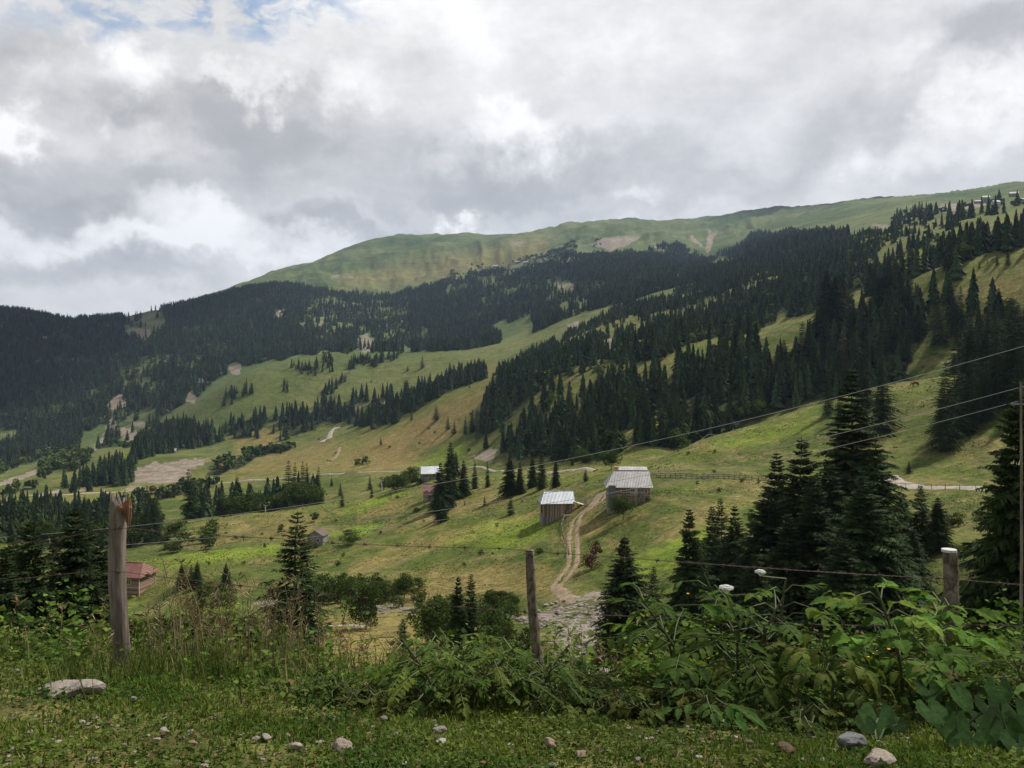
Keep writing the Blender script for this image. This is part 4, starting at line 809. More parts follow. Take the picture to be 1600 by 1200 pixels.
# leafy trees and bushes
LB = [(545,852,826,'small round leafy tree beside the grey hut',1.3),(491,815,799,'small bush above the grey hut roof',1.1),(440,835,818,'slim bush left of the grey hut',.9),(570,985,905,'leafy tree by the stream left of the ferny shrub',.8),(548,940,900,'leafy bush in the stream thicket, left end',1.1),(600,945,905,'bushy leafy tree in the stream thicket',1.1),(632,935,892,'leafy tree at the right end of the stream thicket',.9),(505,945,905,'leafy bush right behind the lone spruce',1.1),
 (688,1010,925,'broad leafy bush left of the slim spruce pair',1.3),(770,960,918,'grey-green willow bush right of the slim spruce pair',1.4),(800,950,925,'low willow bush near the stream gravel',1.5),(975,812,770,'crooked leafy tree in front of the farmhouse',1.05),(1140,900,838,'pale leafy bush under the four small spruces',1.4),(1100,676,664,'bright green bush at the wood edge above the spur',1.7),(1010,960,935,'small willow on the stream bank',1.5),
 (560,728,716,'dark bush on the tawny slope above the valley road',1.6),(572,725,712,'dark bush beside its twin on the tawny slope',1.4),(620,768,740,'leafy tree left of the silver-roofed house',1.4),(640,755,728,'rounded leafy tree behind the silver-roofed house',1.5),(471,792,752,'large round leafy tree in the row behind the knoll',1.4),(650,800,792,'low bush on the lush terrace',1.8),(600,765,748,'leafy tree near the white pole',1.3),(330,960,905,'leafy bush on the bank between post and lone spruce',1.4),(1430,850,830,'dark round bush on the flat left of the white-topped post',1.6),(1505,868,850,'low bush on the flat right of the white-topped post',2.0),(1550,900,870,'bush on the flat near the frame edge',2.0),(912,726,700,'leafy tree at the wood edge behind the farmhouse',1.3),(955,735,702,'leafy tree right behind the farmhouse chimney',1.3)]
for u, vb, vt, lab, w in LB: leafy(u, vb, vt, lab, 'leafy trees and bushes on the open ground', w, 50)

# ------------------------------------------------------------------ buildings
def wood_wall(name, c1, c2, axis=2, n=5.0, gapc=(.03, .025, .02)):
    """weathered boards; axis 2: vertical boards, axis 0: horizontal boards"""
    m, nt, p = principled(name, .9, .1); tc = veg_noise(nt); sx = nt.nodes.new('ShaderNodeSeparateXYZ'); nt.links.new(tc, sx.inputs[0])
    s = M2(nt, 'ADD', sx.outputs[0], sx.outputs[1]) if axis == 2 else sx.outputs[2]
    fr = M2(nt, 'FRACT', M2(nt, 'MULTIPLY', s, n)); fl = M2(nt, 'FLOOR', M2(nt, 'MULTIPLY', s, n))
    wn = nt.nodes.new('ShaderNodeTexWhiteNoise'); wn.noise_dimensions = '1D'; nt.links.new(fl, wn.inputs['W'])
    v = VM(nt, 'MULTIPLY', tc, (3, 3, .4) if axis == 2 else (.4, .4, 3)).outputs[0]
    f = M2(nt, 'ADD', M2(nt, 'MULTIPLY', wn.outputs[0], .6), M2(nt, 'MULTIPLY', NOISE(nt, v, 2.5, 6, .7), .5))
    c = MIX(nt, MR(nt, f, .25, .85), c1, c2); edge = M2(nt, 'MINIMUM', fr, M2(nt, 'SUBTRACT', 1, fr)); c = MIX(nt, MR(nt, edge, .0, .07, 1, 0), c, gapc)
    nt.links.new(c, p.inputs['Base Color']); b = nt.nodes.new('ShaderNodeBump'); b.inputs['Distance'].default_value = .03; nt.links.new(MR(nt, edge, 0, .12), b.inputs['Height']); nt.links.new(b.outputs[0], p.inputs['Normal']); return m
def metal_roof(name, c1, c2, rough=.45, metal=.25, n=3.2):
    m, nt, p = principled(name, rough, .4); p.inputs['Metallic'].default_value = metal; tc = veg_noise(nt); sx = nt.nodes.new('ShaderNodeSeparateXYZ'); nt.links.new(tc, sx.inputs[0])
    nz = NOISE(nt, VM(nt, 'MULTIPLY', tc, (1, 1, 1)).outputs[0], 1.1, 7, .7, .4); c = MIX(nt, MR(nt, nz, .35, .7), c1, c2)
    fl = M2(nt, 'FLOOR', M2(nt, 'MULTIPLY', sx.outputs[0], .9)); wn = nt.nodes.new('ShaderNodeTexWhiteNoise'); wn.noise_dimensions = '1D'; nt.links.new(fl, wn.inputs['W'])
    c = MIX(nt, 1, c, RAMP(nt, wn.outputs[0], [(0, .92), (1, 1.05)]), 'MULTIPLY')
    nt.links.new(c, p.inputs['Base Color']); w = M2(nt, 'SINE', M2(nt, 'MULTIPLY', sx.outputs[0], n * 6.283)); b = nt.nodes.new('ShaderNodeBump'); b.inputs['Strength'].default_value = .5; b.inputs['Distance'].default_value = .05
    nt.links.new(w, b.inputs['Height']); nt.links.new(b.outputs[0], p.inputs['Normal']); return m
def plain(name, c, rough=.8, spec=.2, metal=0, var=.25, sc=3.0):
    m, nt, p = principled(name, rough, spec); p.inputs['Metallic'].default_value = metal
    tc = veg_noise(nt); k = MIX(nt, 1, c, RAMP(nt, NOISE(nt, tc, sc, 6, .65), [(.3, 1 - var), (.7, 1 + var)]), 'MULTIPLY'); nt.links.new(k, p.inputs['Base Color']); return m
W_BARN = wood_wall('weathered_boards', (.14, .105, .075), (.50, .37, .25), 2, 4.2); W_GREY = wood_wall('grey_boards', (.15, .14, .13), (.34, .31, .28), 2, 4); W_LOG = wood_wall('brown_logs', (.13, .085, .06), (.32, .22, .16), 0, 3.4)
W_RED = wood_wall('red_brown_boards', (.20, .115, .08), (.38, .25, .18), 0, 5); W_PALE = wood_wall('pale_boards', (.30, .24, .19), (.52, .46, .40), 0, 4)
RF_BLUE = metal_roof('pale_metal_roof', (.34, .37, .41), (.46, .48, .51), .55, .15); RF_GREY = metal_roof('grey_sheet_roof', (.28, .28, .275), (.42, .41, .40), .65, .1); RF_RED = metal_roof('red_metal_roof', (.15, .062, .047), (.235, .105, .08), .6, .1); RF_BROWN = metal_roof('brown_roof', (.09, .065, .055), (.16, .115, .095), .8, 0)
STONE = plain('stone_base', (.20, .18, .16), .9, .1, 0, .45, 5); DARK = plain('dark_opening', (.018, .016, .015), .6); FRAME = plain('white_frame', (.55, .52, .48), .6); GLASSM = plain('window_glass', (.05, .06, .07), .15, .6); PLASTER = plain('pale_plaster', (.42, .41, .38), .9, .1, 0, .3, 2); METALG = plain('grey_metal', (.2, .2, .21), .5, .4, .3); GREYT = plain('galvanised_sheet', (.13, .13, .15), .6, .3, .2, .3)
def house(name, loc, rz, Lx, Wy, hw, rise, wall_m, roof_m, label, cat, ov=.35, hipl=0.0, hipr=0.0, gable_front=False, base=1.2, sc=1.0, base_m=None, group=None):
    """long side along local x, front wall at -y"""
    o = empty(name, loc, rz, sc); tag(o, label, cat, group)
    mb = MB(); x, y = Lx / 2, Wy / 2
    if gable_front: x, y = y, x
    V = [(-x, -y, 0), (x, -y, 0), (x, y, 0), (-x, y, 0), (-x, -y, hw), (x, -y, hw), (x, y, hw), (-x, y, hw)]; F = [(0, 1, 5, 4), (1, 2, 6, 5), (2, 3, 7, 6), (3, 0, 4, 7), (3, 2, 1, 0)]
    top = hw + rise * .96
    if hipl < .05: V += [(-x, 0, top)]; F += [(7, 4, 8)]
    if hipr < .05: V += [(x, 0, top)]; F += [(5, 6, len(V) - 1)]
    mb.add(V, F); w = mb.build('wall', wall_m, o)
    b = MB().box((0, 0, -base / 2 - .003), (2 * x + .16, 2 * y + .16, base)).build('stone_base', base_m or STONE, o)
    # roof slabs with real thickness
    s = rise / y; xo, yo, zo = x + ov, y + ov, hw - ov * s; th = .10
    a = [(-xo, -yo, zo), (xo, -yo, zo), (xo, yo, zo), (-xo, yo, zo), (-xo + hipl * xo, 0, hw + rise), (xo - hipr * xo, 0, hw + rise)]
    V = [(p[0], p[1], p[2] + th) for p in a] + [(p[0], p[1], p[2]) for p in a]
    F = [(0, 1, 5, 4), (2, 3, 4, 5), (1, 2, 5), (3, 0, 4), (7, 6, 10, 11), (9, 8, 11, 10), (0, 6, 7, 1), (2, 8, 9, 3)]
    if hipr > .05: F += [(8, 7, 11), (1, 7, 8, 2)]
    else: F = [f for f in F if f != (1, 2, 5)] + [(1, 7, 11, 5), (2, 5, 11, 8)]
    if hipl > .05: F += [(6, 9, 10), (3, 9, 6, 0)]
    else: F = [f for f in F if f != (3, 0, 4)] + [(0, 4, 10, 6), (3, 9, 10, 4)]
    r = MB().add(V, F).build('roof', roof_m, o)
    MB().beam((a[4][0] - .05, 0, hw + rise + th + .03), (a[5][0] + .05, 0, hw + rise + th + .03), .26, .05).build('ridge_cap', roof_m, r)
    return o, w, r, x, y
def window(o, x, y, z, w=.8, h=.9, frame=FRAME, name='window'):
    f = MB(); t = .08
    for a, b in (((0, 0, h / 2), (w + t, .07, t)), ((0, 0, -h / 2), (w + t * 2, .09, t))): f.box((a[0], a[1], a[2]), b)
    for s in (-1, 1): f.box((s * w / 2, 0, 0), (t, .07, h - t - .004))
    f.box((0, 0, 0), (.05, .05, h - t - .006)); wo = f.build(name, frame, o, loc=(x, y - .036, z)); MB().box((0, .012, 0), (w - t - .004, .02, h - t - .004)).build('pane', GLASSM, wo)
def door(o, x, y, z, w=.95, h=1.9, m=None):
    d = MB().box((0, 0, h / 2), (w, .06, h)).build('door', m or W_GREY, o, loc=(x, y - .033, z)); MB().box((w * .36, -.05, h * .5), (.05, .05, .14)).build('handle', METALG, d)
# the farmhouse by the track
p, d = hit(984, 789, 100, 220); K0 = d / FP
o, w, r, x, y = house('farmhouse', (p[0], p[1] + 2.8, p[2] + 1.4), R(-3), 64 * K0, 6.4, 2.5, 2.55, W_RED, RF_GREY, 'long low farmhouse with a grey sheet roof at the top of the dirt track', 'farmhouse', .55, .42, .10, base=3.2)
MB().box((-x * .82, -y - .3, .75), (x * .34, .5, 3.6)).build('lean_wall', GREYT, o); MB().box((x * .32, -y - .035, 1.55), (x * .52, .06, 1.55)).build('pale_panel', PLASTER, o)
window(o, -x * .25, -y, 1.5, .9, .8); window(o, x * .16, -y - .06, 1.6, .8, .7); window(o, x * .80, -y, 1.4, .6, .8); door(o, x * .52, -y - .06, -.1)
sh = MB(); [sh.beam((x * q, -y - 1.1, -1.6), (x * q, -y - 1.1, 1.2), .14) for q in (-.1, .3, .7)]; sh.beam((-x * .15, -y - 1.1, 1.2), (x * .75, -y - 1.1, 1.2), .12); sh.build('porch_frame', W_GREY, o)
c = MB().box((-x * .52, y * .35, 4.6), (.75, .75, 2.0)).box((-x * .52, y * .35, 5.65), (.9, .9, .12)).build('chimney', plain('rusty_chimney', (.42, .22, .07), .8, .2, 0, .5, 2), r)
MB().add([(-.1, 0, 0), (x * 1.6, 0, 0), (x * 1.6, 3, .9), (-.1, 3, .9), (-.1, 0, -.1), (x * 1.6, 0, -.1), (x * 1.6, 3, .8), (-.1, 3, .8)], [(0, 1, 2, 3), (7, 6, 5, 4), (0, 4, 5, 1), (1, 5, 6, 2), (2, 6, 7, 3), (3, 7, 4, 0)]).build('rear_roof', RF_GREY, r, loc=(-x * .55, 1.2, 4.55))
# the barn
p, d = hit(870, 811, 90, 220); K0 = d / FP
o, w, r, x, y = house('barn', (p[0], p[1] + 2.6, p[2] + .5), R(4), 48 * K0, 5.4, 3.2, 2.1, W_BARN, RF_BLUE, 'weathered board barn with a pale blue-grey metal roof left of the dirt track', 'barn', .45, .30, .0, base=2.4, base_m=W_GREY)
MB().box((0, -y - .04, 1.45), (2 * x * .98, .07, .16)).build('cross_beam', W_GREY, o); door(o, x * .62, -y - .02, -.2, 1.2, 1.7, W_BARN); MB().box((-x - .2, -y - .3, 1.9), (.22, .22, 1.9)).build('corner_post', DARK, o)
for q in (-.6, -.1, .35): MB().box((x * q, -y - .02, 2.35), (.12, .05, 1.5)).build('batten', W_GREY, o)
# red-roofed and silver-roofed houses of the hamlet
p, d = hit(671, 783, 150, 520); K0 = d / FP
o, w, r, x, y = house('village_house', (p[0], p[1] + 2, p[2]), R(2), 20 * K0, 4.6, 15 * K0, 10 * K0, W_PALE, RF_RED, 'small tall house with a red roof standing left of the dark spruces', 'house', .35, 0, 0, base=2)
window(o, -x * .45, -y, 2.9); window(o, x * .4, -y, 2.9); door(o, 0, -y, 0); MB().box((0, -y - .5, 2.0), (2 * x, .9, .12)).build('balcony', W_RED, o)
p, d = hit(670, 752, 150, 620); K0 = d / FP
o, w, r, x, y = house('village_house', (p[0], p[1] + 3, p[2]), R(14), 27 * K0, 6, 13 * K0, 9 * K0, W_GREY, RF_BLUE, 'house with a silver roof and reddish eaves half hidden by trees', 'house', .5, .1, .1, base=2)
MB().box((0, -y - .62, 13 * K0 - .5), (2 * x + 1, .12, .35)).build('red_fascia', W_RED, r); window(o, -x * .5, -y, 1.9, 1.1, 1.1); window(o, x * .4, -y, 1.9, 1.1, 1.1); door(o, 0, -y, 0)
# grey hut
p, d = hit(494, 853, 120, 330); K0 = d / FP
o, w, r, x, y = house('hut', (p[0], p[1] + 1.8, p[2]), R(86), 4.6, 24 * K0, 16 * K0, 7 * K0, W_GREY, RF_BROWN, 'small grey board hut with a brown gabled roof behind the lone spruce', 'hut', .35, 0, 0, base=1)
wv = MB().box((0, 0, 0), (.06, 1.0, .9)).build('window', FRAME, o, loc=(-x - .04, -y * .35, 16 * K0 * .55)); MB().box((-.035, 0, 0), (.02, .8, .7)).build('pane', GLASSM, wv); MB().box((-x - .04, y * .4, 16 * K0 * .42), (.06, .8, 16 * K0 * .8)).build('door', W_RED, o)
# log house with the red roof
p, d = hit(192, 933, 120, 320); K0 = d / FP
o, w, r, x, y = house('log_house', (p[0], p[1] + 3.2, p[2] + .3), R(-9), 56 * K0, 6.5, 29 * K0, 13 * K0, W_LOG, RF_RED, 'brown log house with a red hipped roof half behind the broken post', 'log house', .7, .3, .34, base=2.2)
window(o, x * .45, -y, 29 * K0 * .68, 1.0, 1.0); window(o, -x * .3, -y, 29 * K0 * .68, 1.0, 1.0); MB().beam((x + .15, -y - .12, 0), (x + .15, -y - .12, 29 * K0 - .6), .1).build('downpipe', FRAME, o); MB().box((0, -y - .06, 29 * K0 * .42), (2 * x, .10, .18)).build('belt_board', W_PALE, o)
# far sheds and houses
FARH = [(8,910,16,'pale-roofed shed at the frame edge behind the left spruces',RF_BLUE,W_GREY,100,330),(218,806,14,'pinkish small house right behind the top of the broken post',RF_GREY,W_PALE,250,700),(270,707,9,'tiny white-roofed shed above the bare earth slope',RF_BLUE,W_PALE,600,1300),(714,736,6,'white little shed by the valley road bend',RF_BLUE,PLASTER,250,800),
 (1475,331,8,'small hilltop house left of the village lane',RF_BLUE,W_GREY,600,3000),(1433,337,8,'brownish hilltop barn standing left of the village',RF_BROWN,W_GREY,600,3000),(1556,324,9,'tall white building at the edge of the hilltop village',RF_BLUE,PLASTER,600,3000),(1540,317,9,'grey hilltop house next to the tall white building',RF_GREY,W_GREY,600,3000),(1584,307,10,'grey-roofed hilltop house highest on the green slope',RF_BLUE,W_GREY,600,3000),(1599,316,10,'pale-roofed hilltop house cut by the frame edge',RF_BLUE,W_GREY,600,3000),(1512,322,8,'low hilltop shed on the village lane',RF_BROWN,W_GREY,600,3000),(1527,318,7,'low grey shed in the middle of the hilltop village',RF_GREY,W_GREY,600,3000),
 (808,412,7,'white shed of the far ridge hamlet, left end',RF_BLUE,PLASTER,1500,4000),(774,419,8,'lone pale shed on the far ridge pasture',RF_BLUE,W_GREY,1500,4000),(822,413,8,'grey shed of the far ridge hamlet, in its middle',RF_GREY,W_GREY,1500,4000),(834,418,6,'white shed of the far ridge hamlet, right end',RF_BLUE,PLASTER,1500,4000),(752,422,6,'dark shed on the far ridge pasture',RF_BROWN,W_GREY,1500,4000),
 (1147,414,9,'pale shed in the green gully under the ridge, upper one',RF_BLUE,W_GREY,800,4000),(1135,421,7,'low shed in the green gully under the ridge, lower one',RF_GREY,W_GREY,800,4000),(1197,404,7,'white-roofed shed between conifers at the end of the gully',RF_BLUE,PLASTER,800,4000),(437,448,7,'white speck of a shed on the far left ridge line',RF_BLUE,PLASTER,1800,4000),(391,451,6,'small shed lowest on the far left ridge line',RF_BLUE,PLASTER,1800,4000)]
for u, v, pw, lab, rm, wm, lo, hi in FARH:
    if lo >= 600 and rm is RF_BLUE: rm = RF_GREY
    if lo >= 600 and wm is PLASTER and 'tall' not in lab: wm = W_PALE
    p, d = hit(u, v, lo, hi); k = d / FP; hh = .42 if pw > 6 else .5
    o, w, r, x, y = house('shed' if 'house' not in lab and 'building' not in lab else 'small_house', p, R(random.uniform(-25, 25)), pw * k, pw * k * .7, pw * k * (.8 if 'tall' in lab else .36), pw * k * .26, wm, rm, lab, 'shed' if 'house' not in lab and 'building' not in lab else 'house', pw * k * .05, 0, 0, base=pw * k * .2)
    window(o, x * .4, -y, pw * k * .2, pw * k * .10, pw * k * .10); door(o, -x * .3, -y, 0, pw * k * .12, pw * k * .24)

# ------------------------------------------------------------------ poles, fences and small things in the valley
POLEM = plain('concrete_pole', (.55, .54, .52), .8); WOODP = bark_material('weathered_post', (.10, .085, .07), (.30, .26, .22), 10, .12)
for u, vb, vt, lab in ((597,768,750,'pale leaning power pole at the top of the lush terrace'),(415,803,790,'short pale power pole in front of the tree row'),(78,856,844,'distant pale pole among the trees left of the broken post')):
    p, d = hit(u, vb, 120, 700); h = (vb - vt) * d / FP; o = empty('power_pole', p); tag(o, lab, 'pole', 'power poles in the valley')
    MB().tube([(0, 0, -.5), (-.04 * h, 0, h)], [.17, .11], 8).build('pole', POLEM, o); MB().beam((-.04 * h - .7, 0, h * .94), (-.04 * h + .7, 0, h * .94), .1).build('cross_arm', POLEM, o)
up = empty('power_pole', at(1594, 27)); tag(up, 'thin grey utility pole close at the right frame edge, in front of the spruce', 'pole'); _hh = (VH - 596) / FP * up.location.y - up.location.z; MB().tube([(0, 0, -.4), (.04, 0, _hh * .5), (.02, 0, _hh)], [.045, .038, .03], 9).build('pole', WOODP, up); MB().beam((-.25, 0, _hh * .93), (.25, 0, _hh * .93), .05).build('bracket', METALG, up)
def rail_fence(name, pix, lo, hi, hgt, step, label, rails=2, jit=.1, pr=.06, leans=.1):
    W = smooth_line([hit(u, v, lo, hi)[0] for u, v in pix], 12); o = empty(name, W[0]); tag(o, label, 'fence'); acc = 0; P = [W[0]]
    for a, b in zip(W, W[1:]):
        acc += (b - a).length
        if acc >= step: P.append(b); acc = 0
    P = [Vector((q.x, q.y, h1(q.x, q.y))) - W[0] for q in P][:95]; T = []
    for q in P:
        l = Vector((random.uniform(-leans, leans), random.uniform(-leans, leans), 0)); t = q + l * hgt + Vector((0, 0, hgt * random.uniform(1 - jit, 1 + jit))); T.append((q, t))
        MB().tube([tuple(q - Vector((0, 0, .3))), tuple((q + t) / 2), tuple(t)], [pr, pr, pr * .8], 6).build('post', WOODP, o)
    for k in range(rails):
        f = .9 - k * .38
        for (a, b), (c, e) in zip(T, T[1:]):
            if random.random() < .06: continue
            MB().tube([tuple(a.lerp(b, f + random.uniform(-.06, .06))), tuple(c.lerp(e, f + random.uniform(-.06, .06)))], pr * .75, 5).build('rail', WOODP, o)
rail_fence('rail_fence', [(1018,746),(1060,747),(1110,749),(1160,750),(1215,752)], 120, 230, 1.1, 1.0, 'long grey rail fence on the bench right of the farmhouse', 3, pr=.09)
rail_fence('crooked_fence', [(881,811),(878,826),(880,842),(886,858),(889,870)], 70, 200, 1.1, 1.1, 'crooked pole fence running down from the barn corner', 2, .3, .06, .3)
rail_fence('meadow_fence', [(1398,762),(1440,764),(1490,766),(1545,768)], 110, 230, 1.0, 3.0, 'thin fence in front of the gravel bend', 1, pr=.06)
rail_fence('spur_fence', [(1030,722),(1100,690),(1150,668),(1200,652),(1255,632)], 200, 340, 1.2, 5.0, 'sparse fence along the crest of the lower spur', 1, pr=.07)
p, d = hit(904, 792, 100, 220); o = empty('lean_to', p); tag(o, 'low plank lean-to between the barn and the track', 'lean-to')
MB().add([(-1.2, -.9, 1.25), (1.2, -.9, .55), (1.2, .9, .55), (-1.2, .9, 1.25), (-1.2, -.9, 1.15), (1.2, -.9, .45), (1.2, .9, .45), (-1.2, .9, 1.15)], [(0, 1, 2, 3), (7, 6, 5, 4), (0, 4, 5, 1), (1, 5, 6, 2), (2, 6, 7, 3), (3, 7, 4, 0)]).build('roof', W_PALE, o)
for sx in (-1.1, 1.1):
    for sy in (-.8, .8): MB().beam((sx, sy, -.3), (sx, sy, 1.13 if sx < 0 else .48), .1).build('post', W_GREY, o)
p, d = hit(915, 792, 100, 220); mb = MB()
for k in range(13): a = k * 2.4; mb.beam((.45 * math.cos(a), .45 * math.sin(a), 0), (.06 * math.cos(a + .6), .06 * math.sin(a + .6), 1.9 + .2 * math.sin(k)), .09)
tag(mb.build('stacked_poles', W_PALE, loc=p), 'cone of upright stacked poles beside the dirt track', 'pole stack')
p, d = hit(886, 808, 90, 220); mb = MB()
for k in range(9): mb.beam((-.9 + .1 * (k % 3), -.3 + .22 * (k % 3), .08 + .16 * (k // 3)), (.9, -.25 + .25 * (k % 3) + random.uniform(-.1, .1), .1 + .16 * (k // 3)), .16, .12)
tag(mb.build('plank_pile', W_PALE, loc=p), 'pile of pale planks at the barn corner', 'plank pile')
# rust-brown dead bushes by the track
RUST = veg_material('dead_leaves', .1, .9, .05, .1)
for k, (u, vb, vt, lab, w) in enumerate([(931,872,847,'upper rust-brown dead bush right of the dirt track',.9),(924,888,866,'lower rust-brown dead bush right of the dirt track',1.3)]):
    p, d = hit(u, vb, 70, 180); V, F, C = crown_np(400 + k, 1, .48, 700, .09, .05, 7, (.125, .070, .042)); s = (vb - vt) * d / FP * 1.1
    o = empty('dead_bush', p); o.scale = (s * w, s * w, s); tag(o, lab, 'bush', 'dead bushes by the track'); obj('foliage', mesh_np('dead_foliage', V, F, C, [RUST]), o); trunk_mb(1, .03, 5, 4).build('stem', BARK, o)
# a brown cow on the turf strip between the spruces
def cow(u, v, label):
    p, d = hit(u, v, 150, 600); bm = bmesh.new(); sk = bm.verts.layers.skin.verify()
    J = {'hip': (-.75, 0, 1.15, .34), 'mid': (0, 0, 1.1, .42), 'sho': (.7, 0, 1.2, .36), 'nek': (1.15, 0, 1.0, .20), 'hed': (1.5, 0, .55, .15), 'muz': (1.66, 0, .28, .10), 'tl1': (-1.12, 0, 1.25, .06), 'tl2': (-1.25, 0, .6, .03)}
    Ed = [('hip', 'mid'), ('mid', 'sho'), ('sho', 'nek'), ('nek', 'hed'), ('hed', 'muz'), ('hip', 'tl1'), ('tl1', 'tl2')]
    for s in (-1, 1):
        for n, x in (('f', .66), ('h', -.82)):
            kb = .1 if n == 'f' else -.12
            J[n + 'a%d' % s] = (x, .2 * s, .8, .16); J[n + 'b%d' % s] = (x + kb, .22 * s, .45, .085); J[n + 'c%d' % s] = (x + kb * .3, .22 * s, .04, .07)
            Ed += [('sho' if n == 'f' else 'hip', n + 'a%d' % s), (n + 'a%d' % s, n + 'b%d' % s), (n + 'b%d' % s, n + 'c%d' % s)]
        J['e%d' % s] = (1.36, .22 * s, .68, .04); Ed.append(('hed', 'e%d' % s))
    vs = {}
    for k, (x, y, z, r) in J.items(): vv = bm.verts.new((x, y, z)); vv[sk].radius = (r, r); vv[sk].use_root = k == 'mid'; vs[k] = vv
    for a, b in Ed: bm.edges.new((vs[a], vs[b]))
    me = bpy.data.meshes.new('cow'); bm.to_mesh(me); bm.free(); o = obj('cow', me); o.modifiers.new('skin', 'SKIN'); sd = o.modifiers.new('sub', 'SUBSURF'); sd.levels = 1; sd.render_levels = 1
    dg = bpy.context.evaluated_depsgraph_get(); m2 = bpy.data.meshes.new_from_object(o.evaluated_get(dg)); o.modifiers.clear(); o.data = m2; m2.name = 'cow'; m2.materials.clear(); m2.materials.append(plain('cow_hide', (.20, .06, .03), .8, .1, 0, .3, 2))
    o.location = p; o.rotation_euler = (0, 0, R(190)); return tag(o, label, 'cow')
cow(1430, 604, 'reddish-brown cow grazing on the turf between the dark spruces')

# stones of the stream
def rock_np(seed, sub=2, flat=.6, rough=.3, cuts=5):
    bm = bmesh.new(); bmesh.ops.create_icosphere(bm, subdivisions=sub, radius=1); r = np.random.default_rng(seed); V = np.array([v.co[:] for v in bm.verts]); F = np.array([[v.index for v in f.verts] for f in bm.faces]); bm.free()
    for _ in range(cuts):
        n = nrm(r.normal(size=3)); h = r.uniform(.5, .85); d = V @ n; V = V - np.maximum(d - h, 0)[:, None] * n * .9
    V += nrm(V) * (rough * .35 * fbm(V[:, 0] * 1.6 + seed, V[:, 1] * 1.6 + V[:, 2], seed, 3))[:, None]; V[:, 2] *= flat; return V, F
def rock_material():
    m, nt, p = principled('stone', .9, .15); a = nt.nodes.new('ShaderNodeAttribute'); a.attribute_name = 'col'; tc = veg_noise(nt)
    c = MIX(nt, 1, a.outputs['Color'], RAMP(nt, NOISE(nt, tc, 9, 8, .7, .4), [(.3, .6), (.7, 1.3)]), 'MULTIPLY'); c = MIX(nt, MR(nt, NOISE(nt, tc, 3, 6, .7), .56, .68), c, (.09, .085, .05)); nt.links.new(c, p.inputs['Base Color'])
    b = nt.nodes.new('ShaderNodeBump'); b.inputs['Distance'].default_value = .02; b.inputs['Strength'].default_value = .7; nt.links.new(NOISE(nt, tc, 20, 8, .7), b.inputs['Height']); nt.links.new(b.outputs[0], p.inputs['Normal']); return m
ROCK = rock_material()
def scatter_stones(name, poly, n, lo, hi, s0, s1, label):
    P = np.array(poly, float); Vs, Fs, Cs = [], [], []; k = 0; tries = 0; pr = [rock_np(i, 1, .65) for i in range(5)]; pts = []
    while len(pts) < n and tries < n * 20:
        tries += 1; u, v = random.uniform(P[:, 0].min(), P[:, 0].max()), random.uniform(P[:, 1].min(), P[:, 1].max())
        if inpoly(np.array([u]), np.array([v]), P)[0]: pts.append((u, v))
    grid = {}
    for u, v in pts:
        ku, kv = round(u / 6), round(v / 4)
        if (ku, kv) not in grid: grid[(ku, kv)] = hit(ku * 6, kv * 4, lo, hi)[0]
        g = grid[(ku, kv)]; d = math.hypot(g[0], g[1]); x = g[0] + random.uniform(-3, 3) * d / FP; y = g[1] + random.uniform(-1, 1) * min(1.6, d * .015); z = h1(x, y); s = s0 * (s1 / s0) ** (random.random() ** 2.2)
        V, F = random.choice(pr); a = random.uniform(0, 6.28); c, q = math.cos(a), math.sin(a); W = V * s; W = np.stack([W[:, 0] * c - W[:, 1] * q, W[:, 0] * q + W[:, 1] * c, W[:, 2]], 1) + [x, y, z + s * .25]
        b = random.uniform(.65, 1.25); Vs.append(W); Fs.append(F + k); Cs.append(np.tile(np.array([.25, .218, .19]) * b, (len(W), 1))); k += len(W)
    o = obj(name, mesh_np(name, np.concatenate(Vs), np.concatenate(Fs), np.concatenate(Cs), [ROCK])); tag(o, label, 'stones', None, 'stuff')
scatter_stones('stream_stones', [(800,962),(850,952),(880,938),(920,944),(965,955),(985,985),(1000,1010),(1015,1035),(1005,1062),(905,1066),(885,1020),(870,985),(800,972)], 2600, 42, 150, .06, .45, 'pale stones strewn over the stream bed at the foot of the track')
scatter_stones('bank_stones', [(560,944),(700,950),(720,962),(560,958)], 260, 70, 200, .10, .5, 'pale stones along the narrow stream left of the slim spruces')
scatter_stones('gravel_bar_stones', [(408,936),(450,938),(484,942),(480,950),(412,948)], 160, 80, 240, .15, .6, 'pale stones of the gravel bar beside the lone spruce')

# ------------------------------------------------------------------ power lines
CABLE = plain('cable', (.5, .5, .5), .5, .5, .2, .05)
def px(u, v, y): return ((u - UC) / FP * y, y, (VH - v) / FP * y)
def cable(pts, y0, y1, label, r=.014):
    P = np.array(pts, float); co = np.polyfit(P[:, 0], P[:, 1], 3 if len(P) > 6 else 2); us = np.linspace(-60, 1660, 60); mb = MB()
    mb.tube([px(u, np.polyval(co, u), y0 + (y1 - y0) * (u + 60) / 1720) for u in us], r, 5); tag(mb.build('power_line', CABLE), label, 'cable', 'power lines over the valley')
cable([(0,840),(202,822),(262,816),(487,787),(687,755),(800,735),(1107,670),(1330,614),(1600,541)], 62, 40, 'uppermost power line sweeping over the barn and the lower spur')
cable([(0,862),(202,851),(247,847),(671,800),(702,795),(789,782),(895,764),(940,755),(1094,725),(1259,689),(1352,669),(1600,603)], 63, 41, 'middle power line passing just above the barn roof')
cable([(0,884),(202,867),(307,857),(671,815),(785,798),(860,790),(935,774),(1021,757),(1060,749),(1210,719),(1356,686),(1596,626)], 64, 42, 'lowest power line crossing in front of the farmhouse')

